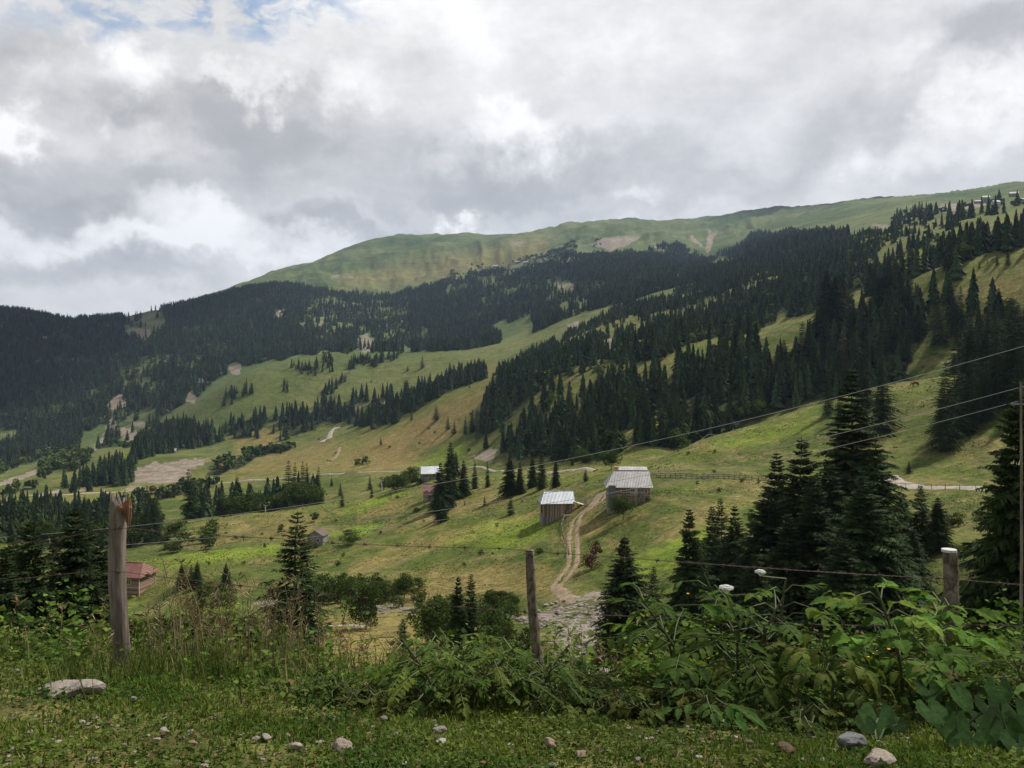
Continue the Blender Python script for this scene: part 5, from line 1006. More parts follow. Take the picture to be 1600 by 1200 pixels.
# ------------------------------------------------------------------ the verge: barbed wire fence
def post_mesh(seed, h, r0, r1, bend, seg=22, rows=40, knots=()):
    V, C = [], []
    for i in range(rows + 1):
        t = i / rows; cx = bend[0] * math.sin(t * 2.6) + bend[2] * t; cy = bend[1] * math.sin(t * 3.1); r = r0 + (r1 - r0) * t + .012 * math.exp(-t * 12)
        for k in range(seg):
            a = 6.2832 * k / seg; n = float(vnoise(np.array([k * .9 + seed]), np.array([t * 9.0]), seed)[0]) * .07 + float(vnoise(np.array([k * 2.3 + seed]), np.array([t * 2.0]), seed + 1)[0]) * .05
            for (ka, kt, kr) in knots: n += kr * math.exp(-((a - ka) ** 2 * 3 + ((t - kt) * 22) ** 2))
            V.append((cx + r * (1 + n) * math.cos(a), cy + r * (1 + n) * math.sin(a), -.3 + t * (h + .3)))
    F = [(i * seg + k, i * seg + (k + 1) % seg, (i + 1) * seg + (k + 1) % seg, (i + 1) * seg + k) for i in range(rows) for k in range(seg)]
    return V, F, seg, rows
FENCE = empty('barbed_wire_fence', at(800, 5.35)); tag(FENCE, 'barbed wire fence on three crooked wooden posts along the grassy verge', 'fence')
FO = Vector(FENCE.location)
PW1 = bark_material('bare_grey_wood', (.085, .068, .056), (.27, .225, .19), 14, .10); PW2 = bark_material('mossy_bark', (.06, .048, .036), (.24, .20, .15), 26, .55); SPL = plain('splintered_wood', (.20, .105, .06), .8, .2, 0, .5, 14); CUTM = plain('cut_wood_end', (.50, .49, .46), .8, .2, 0, .15, 20)
def P3(u, v, y): return Vector(px(u, v, y))
def fence_post(u0, v0, u1, v1, y, w0, w1, m, label, seed, bend, top=None, knots=()):
    b = P3(u0, v0, y); t = P3(u1, v1, y); h = t.z - b.z; V, F, seg, rows = post_mesh(seed, h, w0 * y / FP / 2, w1 * y / FP / 2, (bend[0], bend[1], t.x - b.x), knots=knots)
    V = np.array(V); 
    if top == 'broken':
        k = np.arange(seg); dz = .035 * np.sin(k * 1.9) + .03 * np.sin(k * .9 + 1) + .02 * (k % 3); V[-seg:, 2] += dz; V[-2 * seg:-seg, 2] += dz * .4
        V = np.concatenate([V, [[t.x - b.x, 0, h - .035]]])
    else: V = np.concatenate([V, [V[-seg:].mean(0) + [0, 0, .006]]])
    c = len(V) - 1; last = rows * seg; F = F + [(last + k, last + (k + 1) % seg, c) for k in range(seg)]
    mb = MB(); mb.add(V, F); me = mb.mesh('post', [m], True); o = obj('post', me, FENCE, b - FO); o['label'] = label
    if top == 'broken':
        s = MB(); r = random.Random(5)
        for k in range(12):
            a = r.uniform(-1.0, 1.6); q = w1 * y / FP / 2 * r.uniform(.55, 1.0); x0, y0 = math.cos(a) * q, math.sin(a) * q * -1; hh = r.uniform(.005, .05) * (1.5 if x0 > 0 else .6)
            s.tube([(x0, y0, -.03 - .09 * r.random() * (x0 > .01)), (x0 * 1.04, y0, hh * .2), (x0 * 1.08 + r.uniform(-.012, .012), y0, hh)], [.004, .011, .001], 5)
        s.build('splintered_top', SPL, o, loc=(t.x - b.x, 0, h - .01))
    if top == 'cut':
        mb = MB(); rr = w1 * y / FP / 2 * 1.12; mb.tube([(0, 0, -.004), (0, 0, .012)], [rr, rr * .97], 18); mb.build('cut_end', CUTM, o, loc=(t.x - b.x, 0, h + .004))
    return o
fence_post(209, 1092, 194, 790, 5.05, 23, 25, PW1, 'thick grey post broken off at the top with orange splinters', 3, (-.07, .02), 'broken', ((4.2, .68, .25), (4.9, .62, .22), (3.9, .35, .2), (4.6, .30, .25), (4.4, .9, .2)))
fence_post(864, 1116, 832, 860, 5.05, 19, 13, PW2, 'thin bark-covered post leaning, with a rounded top', 9, (-.035, .02), None, ((4.4, .3, .2), (4.9, .55, .25)))
fence_post(1494, 1095, 1483, 862, 5.05, 21, 20, PW2, 'straight dark post with a flat white top', 14, (.01, .01), 'cut', ((4.5, .78, .5), (4.1, .75, .3)))
WIREM = plain('rusty_wire', (.085, .055, .042), .7, .4, .3, .6, 30)
def barbed(pts, label, y=5.0, r=.0012, barb=.19, seed=1):
    rr = random.Random(seed); P = [P3(u, v, y) - FO for u, v in pts]; W = smooth_line(P, 26); mb = MB(); n = len(W)
    for ph in (0, math.pi): mb.tube([(p.x, p.y + .003 * math.cos(i * .9 + ph), p.z + .003 * math.sin(i * .9 + ph)) for i, p in enumerate(W)], r, 4)
    acc = 0
    for a, b in zip(W, W[1:]):
        acc += (b - a).length
        if acc > barb * rr.uniform(.9, 1.1):
            acc = 0
            for k in range(4):
                an = k * 1.57 + rr.uniform(0, 1.5); d = Vector((rr.uniform(-.5, .5), math.cos(an), math.sin(an))) * .021; mb.tube([tuple(b - d * .25), tuple(b + d)], [.0026, .0012], 4)
            mb.tube([tuple(b - Vector((.012, 0, 0))), tuple(b + Vector((.012, 0, 0)))], .0062, 6)
    o = mb.build('barbed_wire', WIREM, FENCE); o['label'] = label
barbed([(-60,852),(60,846),(184,826),(259,832),(356,838),(439,842),(511,848),(661,854),(780,857),(836,862),(939,869),(1062,878),(1200,888),(1340,897),(1435,902),(1486,905),(1600,914),(1700,920)], 'top strand of rusty barbed wire')
barbed([(-60,915),(28,905),(110,896),(180,893),(250,901),(340,911),(430,921),(500,927),(600,937),(710,948),(840,957),(965,962),(1077,967),(1200,973),(1340,977),(1486,976),(1600,978),(1700,980)], 'middle strand of barbed wire', seed=2)
barbed([(-60,1012),(0,1012),(100,1010),(200,1006),(330,1018),(420,1036),(500,1043),(620,1050),(740,1060),(858,1070),(950,1075),(1100,1082),(1300,1080),(1486,1072),(1700,1060)], 'lowest strand of barbed wire half hidden in the weeds', seed=3)

# ------------------------------------------------------------------ stones on the verge
STN = [(92,1094,90,.24,.30,'long flat grey boulder lying in the grass left of the broken post',(.34,.30,.26)),(525,1190,36,.8,.55,'rounded pinkish stone low on the verge under the lone spruce',(.36,.29,.24)),(861,1182,26,.7,.5,'angular brown stone below the thin leaning post',(.33,.25,.19)),(1346,1180,42,.62,.45,'blue-grey stone in front of the big round leaves',(.22,.22,.23)),
 (1396,1212,48,.5,.45,'pale pinkish stone cut by the bottom of the frame',(.40,.33,.28)),(684,1156,24,.4,.4,'flat grey stone beside the ferny shrub',(.30,.27,.24)),(686,1176,20,.4,.4,'small white stone just below the flat grey one',(.50,.46,.42)),(874,1166,10,.7,.5,'little pale stone above the angular brown one',(.50,.47,.42)),(891,1162,8,.7,.5,'tiny white stone right of the little pale one',(.50,.47,.42)),(404,1170,18,.6,.5,'pale stone of the scatter left of the rounded one, upper left',(.42,.38,.33)),(439,1168,9,.9,.5,'small upright brown stone of the left scatter',(.33,.25,.20)),(388,1172,14,.5,.5,'dull stone of the left scatter nearest the frame corner',(.36,.31,.27)),
 (453,1186,22,.5,.4,'slanting pale stone of the left scatter, lowest one',(.44,.37,.32)),(8,1061,16,.5,.4,'brownish stone at the frame edge in the grass',(.30,.26,.22)),(192,1106,12,.5,.4,'small grey-blue stone in the grass under the broken post',(.30,.30,.30)),(594,1138,14,.5,.4,'small grey stone in the grass left of the ferny shrub',(.28,.26,.24)),(240,1160,18,.5,.4,'pale chip of stone in the lower left grass',(.42,.37,.32)),(228,1175,14,.5,.4,'second pale chip of stone in the lower left grass',(.42,.35,.30)),(912,1198,26,.4,.4,'brown stone at the bottom edge right of the angular one',(.30,.22,.17)),(1240,1190,34,.5,.4,'dark brown stone at the bottom edge left of the blue-grey one',(.17,.11,.08)),(1183,1178,14,.5,.4,'small dark stone in the grass of the right verge',(.2,.17,.14)),(285,1180,16,.5,.4,'reddish chip of stone in the lower left grass',(.34,.24,.2))]
for k, (u, v, w, hr, ss, lab, c) in enumerate(STN):
    p, d = hit(u, v, 2.6, 9); s = w / FP * d / 2; V, F = rock_np(500 + k, 3, hr, .35, 8); 
    if k == 0: V[:, 2] *= 1 + .5 * np.clip(V[:, 0], -1, 1); V[:, 1] *= .6
    else: V[:, 1] *= .8
    o = obj('rock', mesh_np('rock', V, F, np.tile(c, (len(V), 1)), [ROCK], smooth=False), None, (p[0], p[1] + .1, p[2] + s * hr * .35)); o.scale = (s, s, s); o.rotation_euler = (0, 0, 0 if k == 0 else random.uniform(-.5, .5)); tag(o, lab, 'stone', 'stones on the verge')

scatter_stones('verge_pebbles', [(0,1120),(1600,1120),(1600,1199),(0,1199)], 420, 2.5, 6, .006, .022, 'small pebbles lying in the grazed grass of the verge')
# ------------------------------------------------------------------ leaves
def blade(Lg, Wd, n=8, lobe=.0, droop=.4, fold=.3, sharp=.8):
    V = []
    for i in range(n + 1):
        s = i / n; w = Wd * math.sin(math.pi * min(s ** sharp, 1)) ** .75 * (1 + lobe * (1 if i % 2 else -1)) if 0 < i < n else 0.0
        x = Lg * (s - .12 * droop * s * s); z = -droop * Lg * s * s * .6
        V += [(x, w, z + fold * w), (x, 0, z), (x - (.03 * Lg if i % 2 else 0), -w, z + fold * w)]
    F = []
    for i in range(n):
        a = i * 3; b = a + 3; F += [(a, a + 1, b + 1), (a, b + 1, b), (a + 1, a + 2, b + 2), (a + 1, b + 2, b + 1)]
    return np.array(V), np.array(F)
class TB:
    def __init__(s): s.V, s.F, s.C, s.n = [], [], [], 0
    def put(s, V, F, o, d, up=(0, 0, 1), col=(.05, .08, .02), roll=0.0):
        d = nrm(np.array(d, float)); y = nrm(np.cross(up, d)); z = np.cross(d, y); y, z = y * math.cos(roll) + z * math.sin(roll), z * math.cos(roll) - y * math.sin(roll)
        W = V[:, :1] * d + V[:, 1:2] * y + V[:, 2:3] * z + np.array(o); s.V.append(W); s.F.append(F + s.n); s.C.append(np.tile(np.array(col, float), (len(W), 1))); s.n += len(W)
    def build(s, name, m, parent=None, loc=None): return obj(name, mesh_np(name, np.concatenate(s.V), np.concatenate(s.F), np.concatenate(s.C), [m]), parent, loc)
def herb(name, u, v, y, htop, label, seed, nleaf=16, leaflet=.17, pairs=2, spread=.38, col=(.050, .090, .018), cat='plant', umbel=(), low=.25, lobe=.14, wr=.20, stems=1, droop=.45, group=None, side=0.0):
    """tall herb with divided leaves; htop: v of its top in the photograph"""
    r = np.random.default_rng(seed); p, d = hit(u, v, y - 1.5, y + 4); h = max((VH - htop) / FP * p[1] - p[2], .10) * (1.0 if leaflet > .07 else .93 if leaflet > .049 else .8); o = empty(name, p); tag(o, label, cat, group)
    st = MB(); tb = TB(); tops = []
    for s in range(stems):
        a0 = r.uniform(0, 6.28); off = (0 if stems == 1 else .12 * math.cos(a0) + .28 * (s / max(stems - 1, 1) - .5) * 2 * spread / .38, 0 if stems == 1 else .12 * math.sin(a0)); hs = h * (1 if s == 0 else r.uniform(.6, .98)); pts = [(off[0] * (.3 + .7 * t) + side * t * t + .03 * math.sin(4 * t + s), off[1] * (.3 + .7 * t), hs * t - .03 * (t == 0)) for t in np.linspace(0, 1, 9)]
        st.tube(pts, np.linspace(.014, .006, 9) * (h / .9) ** .5, 7, (.07, .075, .03)); tops.append(pts[-1])
        for k in range(max(3, nleaf // stems)):
            t = low + (1 - low) * (k + r.uniform(0, .8)) / max(3, nleaf // stems); t = min(t, .99); q = pts[int(t * 8)]; a = k * 2.4 + r.uniform(-.5, .5) + s; sc = (1.15 - .55 * t) * r.uniform(.8, 1.15)
            pet = spread * sc * .62; d0 = np.array([math.cos(a), math.sin(a), 0.45 - .2 * t]); e = np.array(q) + d0 * pet; m_ = np.array(q) + d0 * pet * .5 + [0, 0, .03]
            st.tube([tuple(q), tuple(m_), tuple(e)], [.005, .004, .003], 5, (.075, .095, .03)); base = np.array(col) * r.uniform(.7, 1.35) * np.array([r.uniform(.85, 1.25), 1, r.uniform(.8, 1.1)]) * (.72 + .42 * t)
            dd = nrm(np.array([d0[0], d0[1], (.10 if pairs < 4 else -.05) - .40 * r.random()])); sd = np.cross(dd, [0, 0, 1])
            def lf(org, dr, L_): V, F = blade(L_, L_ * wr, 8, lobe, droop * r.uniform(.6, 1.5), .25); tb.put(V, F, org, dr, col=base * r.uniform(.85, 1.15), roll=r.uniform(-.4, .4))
            Ll = leaflet * sc
            rl = Ll * .55 * pairs
            for j in range(pairs):
                f = (j + .4) / (pairs + .3); c = e + dd * rl * f - np.array([0, 0, .10 * rl * f * f])
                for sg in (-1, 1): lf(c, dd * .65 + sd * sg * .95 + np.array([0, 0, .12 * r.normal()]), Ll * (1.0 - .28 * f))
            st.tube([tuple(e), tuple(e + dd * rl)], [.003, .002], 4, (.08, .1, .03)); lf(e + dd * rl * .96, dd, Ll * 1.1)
    st.build('stem', STEM, o); tb.build('leaves', LEAF, o)
    for (uu, vv, w) in umbel:
        c = P3(uu, vv, p[1]) - Vector(p); mb = MB(); rr = w / FP * p[1] / 2
        for k in range(60):
            a = k * 2.4; q = rr * math.sqrt(k / 60); mb.box((q * math.cos(a), q * math.sin(a), .35 * rr * (1 - (q / rr) ** 2) + random.uniform(-.003, .003)), (.014, .014, .008), a)
        for k in range(10): a = k * .63; mb.tube([(0, 0, -rr * .9), (rr * .8 * math.cos(a), rr * .8 * math.sin(a), 0)], .0015, 3, mi=1)
        mb.build('flower_head', [plain('white_petals', (.48, .48, .43), .7), STEM], o, loc=c); st2 = MB(); st2.tube([tuple(min(tops, key=lambda q: (q[0] - c.x) ** 2)), tuple(c - Vector((0, 0, rr * .9)))], .004, 5, (.08, .1, .04)); st2.build('flower_stalk', STEM, o)
    return o
HG = 'tall leafy herbs along the fence'
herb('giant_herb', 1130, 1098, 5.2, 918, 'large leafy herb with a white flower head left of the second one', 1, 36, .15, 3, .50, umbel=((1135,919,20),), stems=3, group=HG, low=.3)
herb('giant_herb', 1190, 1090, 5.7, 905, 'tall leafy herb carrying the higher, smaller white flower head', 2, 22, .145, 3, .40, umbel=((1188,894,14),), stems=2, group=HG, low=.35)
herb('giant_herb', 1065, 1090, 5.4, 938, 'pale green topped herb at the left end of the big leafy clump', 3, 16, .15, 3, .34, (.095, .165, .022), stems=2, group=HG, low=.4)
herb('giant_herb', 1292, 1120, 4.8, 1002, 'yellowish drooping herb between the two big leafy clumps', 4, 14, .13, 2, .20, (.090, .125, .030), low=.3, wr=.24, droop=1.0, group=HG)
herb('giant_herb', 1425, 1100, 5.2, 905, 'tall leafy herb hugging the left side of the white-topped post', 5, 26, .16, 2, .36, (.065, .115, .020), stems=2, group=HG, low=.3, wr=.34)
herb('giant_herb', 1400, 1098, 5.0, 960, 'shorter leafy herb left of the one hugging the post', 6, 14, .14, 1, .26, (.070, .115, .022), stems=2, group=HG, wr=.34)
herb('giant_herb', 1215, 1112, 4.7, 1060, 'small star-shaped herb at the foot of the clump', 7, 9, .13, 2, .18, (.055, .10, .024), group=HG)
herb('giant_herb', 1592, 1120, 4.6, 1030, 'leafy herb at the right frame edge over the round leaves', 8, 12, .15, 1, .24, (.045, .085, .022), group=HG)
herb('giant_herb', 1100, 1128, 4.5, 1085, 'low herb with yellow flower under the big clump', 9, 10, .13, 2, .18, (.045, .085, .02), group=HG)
FS = 'ferny shrubs under the leaning post'
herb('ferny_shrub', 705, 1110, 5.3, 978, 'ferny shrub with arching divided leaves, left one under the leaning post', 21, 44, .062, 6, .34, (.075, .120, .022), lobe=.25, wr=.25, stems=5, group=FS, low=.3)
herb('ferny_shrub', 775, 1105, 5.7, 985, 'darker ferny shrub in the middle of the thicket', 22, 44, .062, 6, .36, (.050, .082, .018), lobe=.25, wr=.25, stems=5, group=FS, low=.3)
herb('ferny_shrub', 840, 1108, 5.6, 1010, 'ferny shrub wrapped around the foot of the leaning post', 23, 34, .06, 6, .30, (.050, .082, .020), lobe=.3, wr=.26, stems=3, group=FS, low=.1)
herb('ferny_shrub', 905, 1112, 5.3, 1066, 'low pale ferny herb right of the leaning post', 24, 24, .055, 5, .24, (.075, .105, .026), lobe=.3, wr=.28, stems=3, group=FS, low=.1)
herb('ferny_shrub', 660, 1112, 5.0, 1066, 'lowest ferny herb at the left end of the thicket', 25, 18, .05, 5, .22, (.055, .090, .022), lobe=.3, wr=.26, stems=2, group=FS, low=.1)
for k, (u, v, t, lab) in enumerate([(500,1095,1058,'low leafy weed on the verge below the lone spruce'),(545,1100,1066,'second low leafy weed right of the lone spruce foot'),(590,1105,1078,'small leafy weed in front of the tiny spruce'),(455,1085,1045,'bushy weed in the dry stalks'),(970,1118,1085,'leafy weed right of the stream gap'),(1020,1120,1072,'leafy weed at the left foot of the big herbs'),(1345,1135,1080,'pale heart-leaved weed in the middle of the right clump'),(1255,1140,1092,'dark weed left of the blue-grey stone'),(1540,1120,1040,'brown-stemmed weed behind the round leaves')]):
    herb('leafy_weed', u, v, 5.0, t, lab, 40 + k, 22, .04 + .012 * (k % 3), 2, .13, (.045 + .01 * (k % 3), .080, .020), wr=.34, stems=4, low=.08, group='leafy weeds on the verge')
# big round leaves at the right corner
def round_leaf(Rd, n=16, cup=.25, r=None):
    V = [(0, 0, 0)]; F = []
    for j, f in enumerate((.4, .75, 1.0)):
        for k in range(n):
            a = -math.pi + .35 + (2 * math.pi - .7) * k / (n - 1); q = Rd * f * (1 + .05 * math.sin(k * 2.3) * f); V.append((q * math.cos(a) * 1.1, q * math.sin(a), cup * Rd * (f * f) * (.5 + .5 * abs(math.sin(a))) - .25 * Rd * f * f * (math.cos(a) > 0) * math.cos(a) + .02 * Rd * math.sin(k * 1.9) * f))
    for k in range(n - 1):
        F.append((0, 1 + k, 2 + k))
        for j in range(2): a = 1 + j * n + k; F += [(a, a + n, a + n + 1), (a, a + n + 1, a + 1)]
    return np.array(V), np.array(F)
r_ = np.random.default_rng(5)
for k, (u, v, lab, lv) in enumerate([(1500,1172,'broad round-leaved plant with the largest hanging leaf',[(1478,1120,52),(1520,1148,70),(1455,1105,40),(1545,1098,38),(1500,1082,38),(1530,1175,50)]),(1582,1170,'broad round-leaved plant cut by the right frame edge',[(1590,1110,50),(1572,1140,44),(1600,1150,60),(1560,1072,34),(1592,1180,46)]),(1370,1160,'single wide green leaf left of the dark round-leaved plant',[(1372,1135,50),(1402,1150,26),(1352,1150,28)]),(1440,1130,'round-leaved plant just left of the white-topped post foot',[(1452,1075,34),(1430,1092,30),(1470,1062,34),(1415,1112,26)])]):
    p, d = hit(u, v, 3.2, 7); p = Vector(p); o = empty('round_leaf_plant', p); tag(o, lab, 'plant', 'plants with big round leaves')
    for (lu, lv_, w) in lv:
        c = P3(lu, lv_ + 6, p.y + r_.uniform(-.1, .14)) - p; c.z = max(c.z, .05); V, F = round_leaf(w / FP * p.y / 2 * 1.15, cup=r_.uniform(.1, .35)); tb = TB(); tb.put(V, F, c, (r_.uniform(-.5, .5), -.75, -.45 + r_.uniform(-.3, .2)), col=np.array([.030, .062, .018]) * r_.uniform(.7, 1.3)); lo_ = tb.build('leaf', LEAF, o)
        MB().tube([(0, 0, -.02), tuple(Vector((c.x * .5, c.y * .5 + .03, c.z * .6))), tuple(c)], [.006, .005, .004], 5, (.06, .09, .03)).build('leaf_stalk', STEM, lo_)
# yellow flowers
YEL = plain('yellow_petals', (.75, .50, .02), .6)
for k, (u, v, w) in enumerate([(1126,1110,8),(1208,1112,9),(1429,1119,12),(1372,1018,5),(1366,1022,5),(1389,1015,5),(1260,1043,4),(1357,1027,4),(1075,928,4)]):
    q = P3(u, v, 4.75 if k < 3 else 5.2); g = h1(q.x, q.y); o = empty('yellow_flower', (q.x, q.y, g)); tag(o, ['yellow flower under the big leafy clump, left one', 'yellow flower in the grass between the herb clumps', 'biggest yellow flower beside the wide leaf', 'tiny yellow flower of the cluster above the heart-leaved weed, upper', 'tiny yellow flower of the cluster above the heart-leaved weed, left', 'tiny yellow flower nearest the white-topped post', 'tiny yellow flower beside the drooping herb', 'tiny yellow flower lowest in its cluster', 'tiny yellow flower highest, against the green slope'][k], 'flower', 'yellow flowers on the verge')
    mb = MB(); rr = w / FP * q.y / 2
    for j in range(9): a = j * .7; mb.beam((rr * .15 * math.cos(a), rr * .15 * math.sin(a), 0), (rr * math.cos(a), rr * math.sin(a), rr * .35), rr * .5, .003)
    mb.build('petals', YEL, o, loc=(0, 0, q.z - g)); MB().tube([(0, 0, 0), (.01, 0, (q.z - g) * .6), (0, 0, q.z - g)], .002, 4, (.05, .08, .03)).build('stem', STEM, o)

# ------------------------------------------------------------------ grass, herbs and dry stalks on the verge
def verge_pts(n, r0, r1, a=.72, seed=0, pw=1.0):
    n = int(n * 1.3); a = .94
    r = np.random.default_rng(seed); rho = r0 * (r1 / r0) ** (r.random(n) ** pw); az = r.uniform(-a, a, n); x, y = rho * np.sin(az), rho * np.cos(az); return x, y, H(x, y), rho, r
def blades(name, n, r0, r1, hh, w, cols, label, seed, dens=None, lean=.5, pw=1.0, a=.72):
    x, y, z, rho, r = verge_pts(n, r0, r1, a, seed, pw); n = len(x); k = np.ones(n, bool) if dens is None else r.random(n) < dens(x, y, rho); x, y, z, rho = x[k], y[k], z[k], rho[k]; n = len(x)
    h = hh * r.uniform(.4, 1.25, n) * (1 + .5 * fbm(x / .5, y / .5, 70, 2)); h = np.maximum(h, hh * .2); a_ = r.uniform(0, 6.28, n); le = lean * r.uniform(.2, 1.2, n) * h; dx, dy = np.cos(a_) * le, np.sin(a_) * le; b = r.uniform(0, 3.14, n); wx, wy = np.cos(b) * w / 2, np.sin(b) * w / 2; ww = (1 + rho / 14); wx, wy = wx * ww, wy * ww
    P = lambda f, g, s: np.stack([x + dx * f * f + wx * g * s, y + dy * f * f + wy * g * s, z + h * (f - .12 * lean * f * f) - .008], -1)
    V = np.stack([P(0, 1, 1), P(0, 1, -1), P(.55, .8, 1), P(.55, .8, -1), P(1, 0, 0)], 1).reshape(-1, 3); i = np.arange(n)[:, None] * 5
    F = np.concatenate([i + [[0, 1, 3]], i + [[0, 3, 2]], i + [[2, 3, 4]]], 1).reshape(-1, 3); cols = np.array(cols); t = np.clip(.5 + .5 * fbm(x / .7, y / .7, 71, 3), 0, 1)[:, None]; C = cols[0] * (1 - t) + cols[1] * t
    dryk = r.random(n) < .10; C[dryk] = [.20, .17, .08]; C = C * r.uniform(.65, 1.4, (n, 1)); C = np.repeat(C, 5, 0); o = obj(name, mesh_np(name, V, F, C, [LEAF])); return tag(o, label, 'grass', None, 'stuff')
def dip(x, y):
    u = UC + FP * x / y; return 1 - .85 * (np.exp(-((u - 565) / 60) ** 2) + np.exp(-((u - 945) / 45) ** 2))
patch = lambda x, y, rho: np.clip(.42 + 1.1 * fbm(x / .8, y / .8, 74, 3), .12, 1)
blades('grass', 120000, 2.7, 8.6, .042, .006, [(.060, .112, .016), (.125, .165, .032)], 'short green grass of the grazed verge', 1, patch)
blades('tall_grass', 26000, 4.25, 9.0, .20, .006, [(.055, .085, .02), (.12, .12, .045)], 'taller tufted grass along the fence line', 2, lambda x, y, rho: np.clip(fbm(x / .6, y / .6, 76, 3) + .35, 0, 1) * np.clip((rho - 4.2) / 1.0, 0, 1) * dip(x, y))
def small_leaves(name, n, r0, r1, size, hmax, cols, label, seed, dens=None):
    x, y, z, rho, r = verge_pts(n, r0, r1, .72, seed); n = len(x); k = np.ones(n, bool) if dens is None else r.random(n) < dens(x, y, rho); x, y, z, rho = x[k], y[k], z[k], rho[k]; n = len(x)
    A = np.stack([x, y, z + hmax * r.random(n) ** 1.3 * (1 + fbm(x / .35, y / .35, 80, 2)) * np.clip(.5 + (rho - 3) / 4, .5, 1.6)], -1); a = r.uniform(0, 6.28, n); D = nrm(np.stack([np.cos(a), np.sin(a), r.uniform(-.5, .6, n)], -1)); W = nrm(np.cross(D, np.array([0, 0, 1.]) + .5 * r.normal(size=(n, 3)))); s = size * r.uniform(.5, 1.5, n)
    V, F = kites(A, D, W, s, s * .38); t = np.clip(.5 + .6 * fbm(x / .45, y / .45, 81, 3), 0, 1)[:, None]; C = np.array(cols[0]) * (1 - t) + np.array(cols[1]) * t; C = C * r.uniform(.6, 1.5, (n, 1)); C[r.random(n) < .03] = (.16, .10, .06); o = obj(name, mesh_np(name, V, F, np.repeat(C, 4, 0), [LEAF])); return tag(o, label, 'ground cover', None, 'stuff')
small_leaves('ground_herbs', 150000, 2.7, 8.8, .021, .045, [(.034, .072, .014), (.100, .130, .028)], 'low clover and small herbs matted over the verge', 3, lambda x, y, rho: np.clip(.75 + .9 * fbm(x / .9, y / .9, 75, 3), .1, 1))
small_leaves('bank_herbs', 60000, 5.2, 10, .05, .26, [(.040, .080, .015), (.100, .135, .026)], 'knee-high weeds along the lip of the verge', 4, lambda x, y, rho: np.clip(.5 + 1.0 * fbm(x / .8, y / .8, 77, 3), 0, 1) * dip(x, y))
small_leaves('fringe_herbs', 46000, 4.15, 5.6, .034, .11, [(.036, .070, .014), (.095, .130, .028)], 'ankle-high weeds fringing the shrubs along the fence', 6, lambda x, y, rho: np.clip(.35 + 1.2 * fbm(x / .6, y / .6, 78, 3), 0, 1) * np.clip((x + 1.2) / .8, .15, 1))
def dry_stalks():
    r = np.random.default_rng(12); mb = MB(); n = 0
    for k in range(330):
        u = r.choice([r.normal(330, 75), r.normal(470, 90), r.normal(900, 60), r.uniform(0, 640), r.normal(960, 50)], p=[.34, .26, .10, .18, .12]); d = r.uniform(5.4, 7.8); x, y, z = at(u, d); h = r.uniform(.22, .62) * (1.25 if 250 < u < 500 else .75); lx, ly = r.normal(0, .13, 2) * h
        c = np.array([.21, .175, .085]) * r.uniform(.5, 1.3); c[1] *= r.uniform(.85, 1.1); mb.tube([(x, y, z - .02), (x + lx * .4, y + ly * .4, z + h * .55), (x + lx * 1.3, y + ly * 1.3, z + h)], [.0030, .0024, .0012], 4, c)
        if r.random() < .7:
            br = np.array([.15, .10, .05]) * r.uniform(.5, 1.3) if r.random() < .6 else c * 1.2
            for j in range(int(r.integers(4, 11))):
                f = r.uniform(.62, 1.0); q = Vector((x + lx * (1.3 * f), y + ly * 1.3 * f, z + h * f)); dd = Vector((r.normal(0, .02), r.normal(0, .02), r.uniform(.005, .03))); mb.tube([tuple(q), tuple(q + dd), tuple(q + dd * 1.6)], [.0016, .0045, .001], 4, br)
    o = mb.build('dry_stalks', [STEM]); tag(o, 'dry straw-coloured stalks and seed heads behind the wire', 'dry grass', None, 'stuff')
dry_stalks()
def bank_scrub():
    Vs, Fs, Cs = [], [], []; n = 0; pr = [crown_np(700 + k, 1, .46, 420, .11, .04, 7, (.050, .078, .018)) for k in range(5)]; r = np.random.default_rng(3)
    for k in range(190):
        u = r.uniform(-220, 1820); d = r.uniform(8.5, 26); top = (1035 + 22 * math.sin(u / 70) + r.uniform(-15, 30)) if u < 1000 else 1040 + r.uniform(-20, 40)
        if 500 < u < 660: top = 1078 + r.uniform(0, 10)
        if 860 < u < 1010: top = 1085 + r.uniform(0, 12)
        if 190 < u < 400: top = 955 + r.uniform(0, 60)
        if u < 520 and r.random() < .35: top -= 45 * r.random()
        x, y, z = at(u, d); h = (VH - top) / FP * y - z
        if h < .25: continue
        h = min(h, 5.5); V, F, C = pr[k % 5]; w = h * r.uniform(.8, 1.2); a = r.uniform(0, 6.28); c, s = math.cos(a), math.sin(a)
        Vs.append(np.stack([(V[:, 0] * c - V[:, 1] * s) * w + x, (V[:, 0] * s + V[:, 1] * c) * w + y, V[:, 2] * h + z - .05], -1)); Fs.append(F + n); Cs.append(C * r.uniform(.4, 1.15) * [r.uniform(.9, 1.3), 1, 1]); n += len(V)
    o = obj('bank_scrub', mesh_np('bank_scrub', np.concatenate(Vs), np.concatenate(Fs), np.concatenate(Cs), [LEAF])); tag(o, 'dark leafy scrub filling the bank below the verge', 'scrub', None, 'stuff')
bank_scrub()

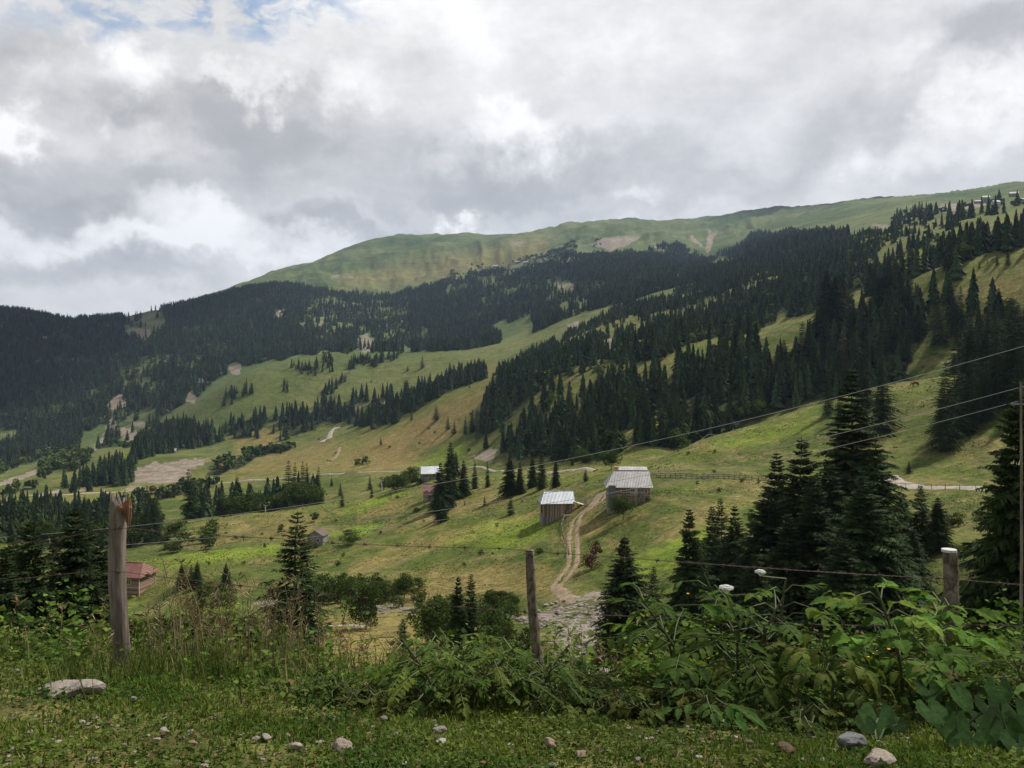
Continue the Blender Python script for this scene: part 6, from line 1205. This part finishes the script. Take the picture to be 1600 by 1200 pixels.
def tussocks():
    r = np.random.default_rng(31); n = 170000; rho = np.exp(r.uniform(math.log(55), math.log(620), n)); az = np.arctan(r.uniform(-900, 900, n) / FP); x, y = rho * np.sin(az), rho * np.cos(az); k = fbm(x / 7, y / 7, 91, 3) + .6 * fbm(x / 40, y / 40, 92, 2) > .12; x, y, rho = x[k], y[k], rho[k]; z = H(x, y)
    u, v = UC + FP * x / y, VH - FP * z / y; W = zone(u, v, rho); q = W[:, 2] < .2; x, y, z, rho = x[q], y[q], z[q], rho[q]; n = len(x)
    a = r.uniform(0, 6.28, n); D = nrm(np.stack([.5 * np.cos(a), .5 * np.sin(a), np.ones(n)], -1)); b = r.uniform(0, 3.14, n); Wd = np.stack([np.cos(b), np.sin(b), 0 * b], -1); s = r.uniform(.06, .20, n) * np.clip(rho / 120, .7, 2.0)
    A = np.stack([x, y, z - .03], -1); V, F = kites(A, D, Wd, s, s * .8); t = np.clip(.5 + .7 * fbm(x / 14, y / 14, 93, 3), 0, 1)[:, None]; C = np.array([.090, .135, .026]) * (1 - t) + np.array([.24, .215, .080]) * t; C = C * r.uniform(.7, 1.4, (n, 1))
    o = obj('meadow_tussocks', mesh_np('meadow_tussocks', V, F, np.repeat(C, 4, 0), [FARV])); tag(o, 'tussocks and weeds scattered over the valley meadows', 'grass', None, 'stuff')
tussocks()
def thickets():
    Vs, Fs, Cs = [], [], []; n = 0; pr = [crown_np(800 + k, 1, .50, 520, .085, .02, 12, (.046, .070, .018)) for k in range(5)]; r = np.random.default_rng(8)
    Z = [((485, 655, 915, 950), 34, 3.2, 90, 220), ((655, 800, 945, 1010), 26, 3.0, 45, 150), ((200, 345, 960, 1010), 20, 2.6, 20, 130), ((1085, 1200, 880, 940), 22, 3.4, 45, 130), ((990, 1060, 960, 1030), 16, 2.6, 40, 110), ((345, 480, 1000, 1040), 12, 1.6, 25, 110), ((735, 850, 975, 1040), 16, 2.4, 40, 100), ((1400, 1560, 800, 835), 14, 2.2, 60, 130), ((600, 665, 742, 762), 14, 5, 250, 480), ((330, 470, 772, 784), 16, 3.5, 350, 700), ((255, 330, 836, 866), 16, 5, 200, 420), ((240, 860, 745, 885), 34, 1.3, 150, 620), ((1000, 1240, 690, 850), 16, 1.0, 100, 300), ((350, 780, 590, 735), 26, 2.2, 500, 1300), ((880, 990, 1000, 1050), 7, .9, 45, 100)]
    for (u0, u1, v0, v1), m, hh, lo, hi in Z:
        for k in range(m):
            p, d = hit(r.uniform(u0, u1), r.uniform(v0, v1), lo, hi); h = hh * r.uniform(.45, 1.15); w = h * r.uniform(.9, 1.5); V, F, C = pr[k % 5]; a = r.uniform(0, 6.28); c, s = math.cos(a), math.sin(a)
            Vs.append(np.stack([(V[:, 0] * c - V[:, 1] * s) * w + p[0], (V[:, 0] * s + V[:, 1] * c) * w + p[1], V[:, 2] * h + p[2] - .1], -1)); Fs.append(F + n); Cs.append(C * r.uniform(.55, 1.4) * [r.uniform(.9, 1.35), 1, 1]); n += len(V)
    o = obj('thicket', mesh_np('thicket', np.concatenate(Vs), np.concatenate(Fs), np.concatenate(Cs), [LEAF])); tag(o, 'tangled willow and alder thickets along the stream and field edges', 'thicket', None, 'stuff')
thickets()

# ------------------------------------------------------------------ added clouds, out of view above the valley, shading the left forest and right ridge
def cloud(c, rx, ry, alt, seed, label):
    g = [c[0], c[1], h1(c[0], c[1])]; t = (alt - g[2]) / _sd.z; x, y = g[0] + _sd.x * t, g[1] + _sd.y * t
    bm = bmesh.new(); bmesh.ops.create_icosphere(bm, subdivisions=5, radius=1); V = np.array([v.co[:] for v in bm.verts]); F = np.array([[v.index for v in f.verts] for f in bm.faces]); bm.free()
    n = fbm(V[:, 0] * 2.1 + seed, V[:, 1] * 2.1 + V[:, 2] * 1.7, seed, 5); V = V * (1 + .30 * n)[:, None]; V *= [rx, ry, 170]; V[:, 2] = np.where(V[:, 2] < 0, V[:, 2] * .35, V[:, 2])
    o = obj('cloud', mesh_np('cloud', V, F, None, [SHADE_CLOUDM], smooth=True), None, (x, y, alt)); tag(o, label, 'cloud', None, 'stuff')
SHADE_CLOUDM = plain('shade_cloud_white', (.85, .85, .87), 1.0, 0, 0, .04, .01)
cloud((-1400, 1750), 640, 900, 1900, 5, 'cloud added out of view to shade the left-hand forest')
cloud((1750, 3350), 650, 620, 2700, 11, 'cloud added out of view to shade the right end of the ridge')

# ------------------------------------------------------------------ the air
def haze():
    mb = MB(); x0, x1, y0, y1, z0, z1 = -9500, 9500, -3000, 9000, -1600, 1500
    o = MB().box(((x0 + x1) / 2, (y0 + y1) / 2, (z0 + z1) / 2), (x1 - x0, y1 - y0, z1 - z0)).build('haze', [])
    m = bpy.data.materials.new('haze'); m.use_nodes = True; nt = m.node_tree; nt.nodes.clear(); out = nt.nodes.new('ShaderNodeOutputMaterial'); v = nt.nodes.new('ShaderNodeVolumePrincipled')
    v.inputs['Color'].default_value = (.50, .68, 1.0, 1); v.inputs['Density'].default_value = HAZE; v.inputs['Anisotropy'].default_value = 0.2; nt.links.new(v.outputs[0], out.inputs['Volume']); o.data.materials.append(m); tag(o, kind='stuff'); o['label'] = 'thin bluish mountain haze over the valley'; o['category'] = 'haze'
HAZE = 5.5e-5
haze()
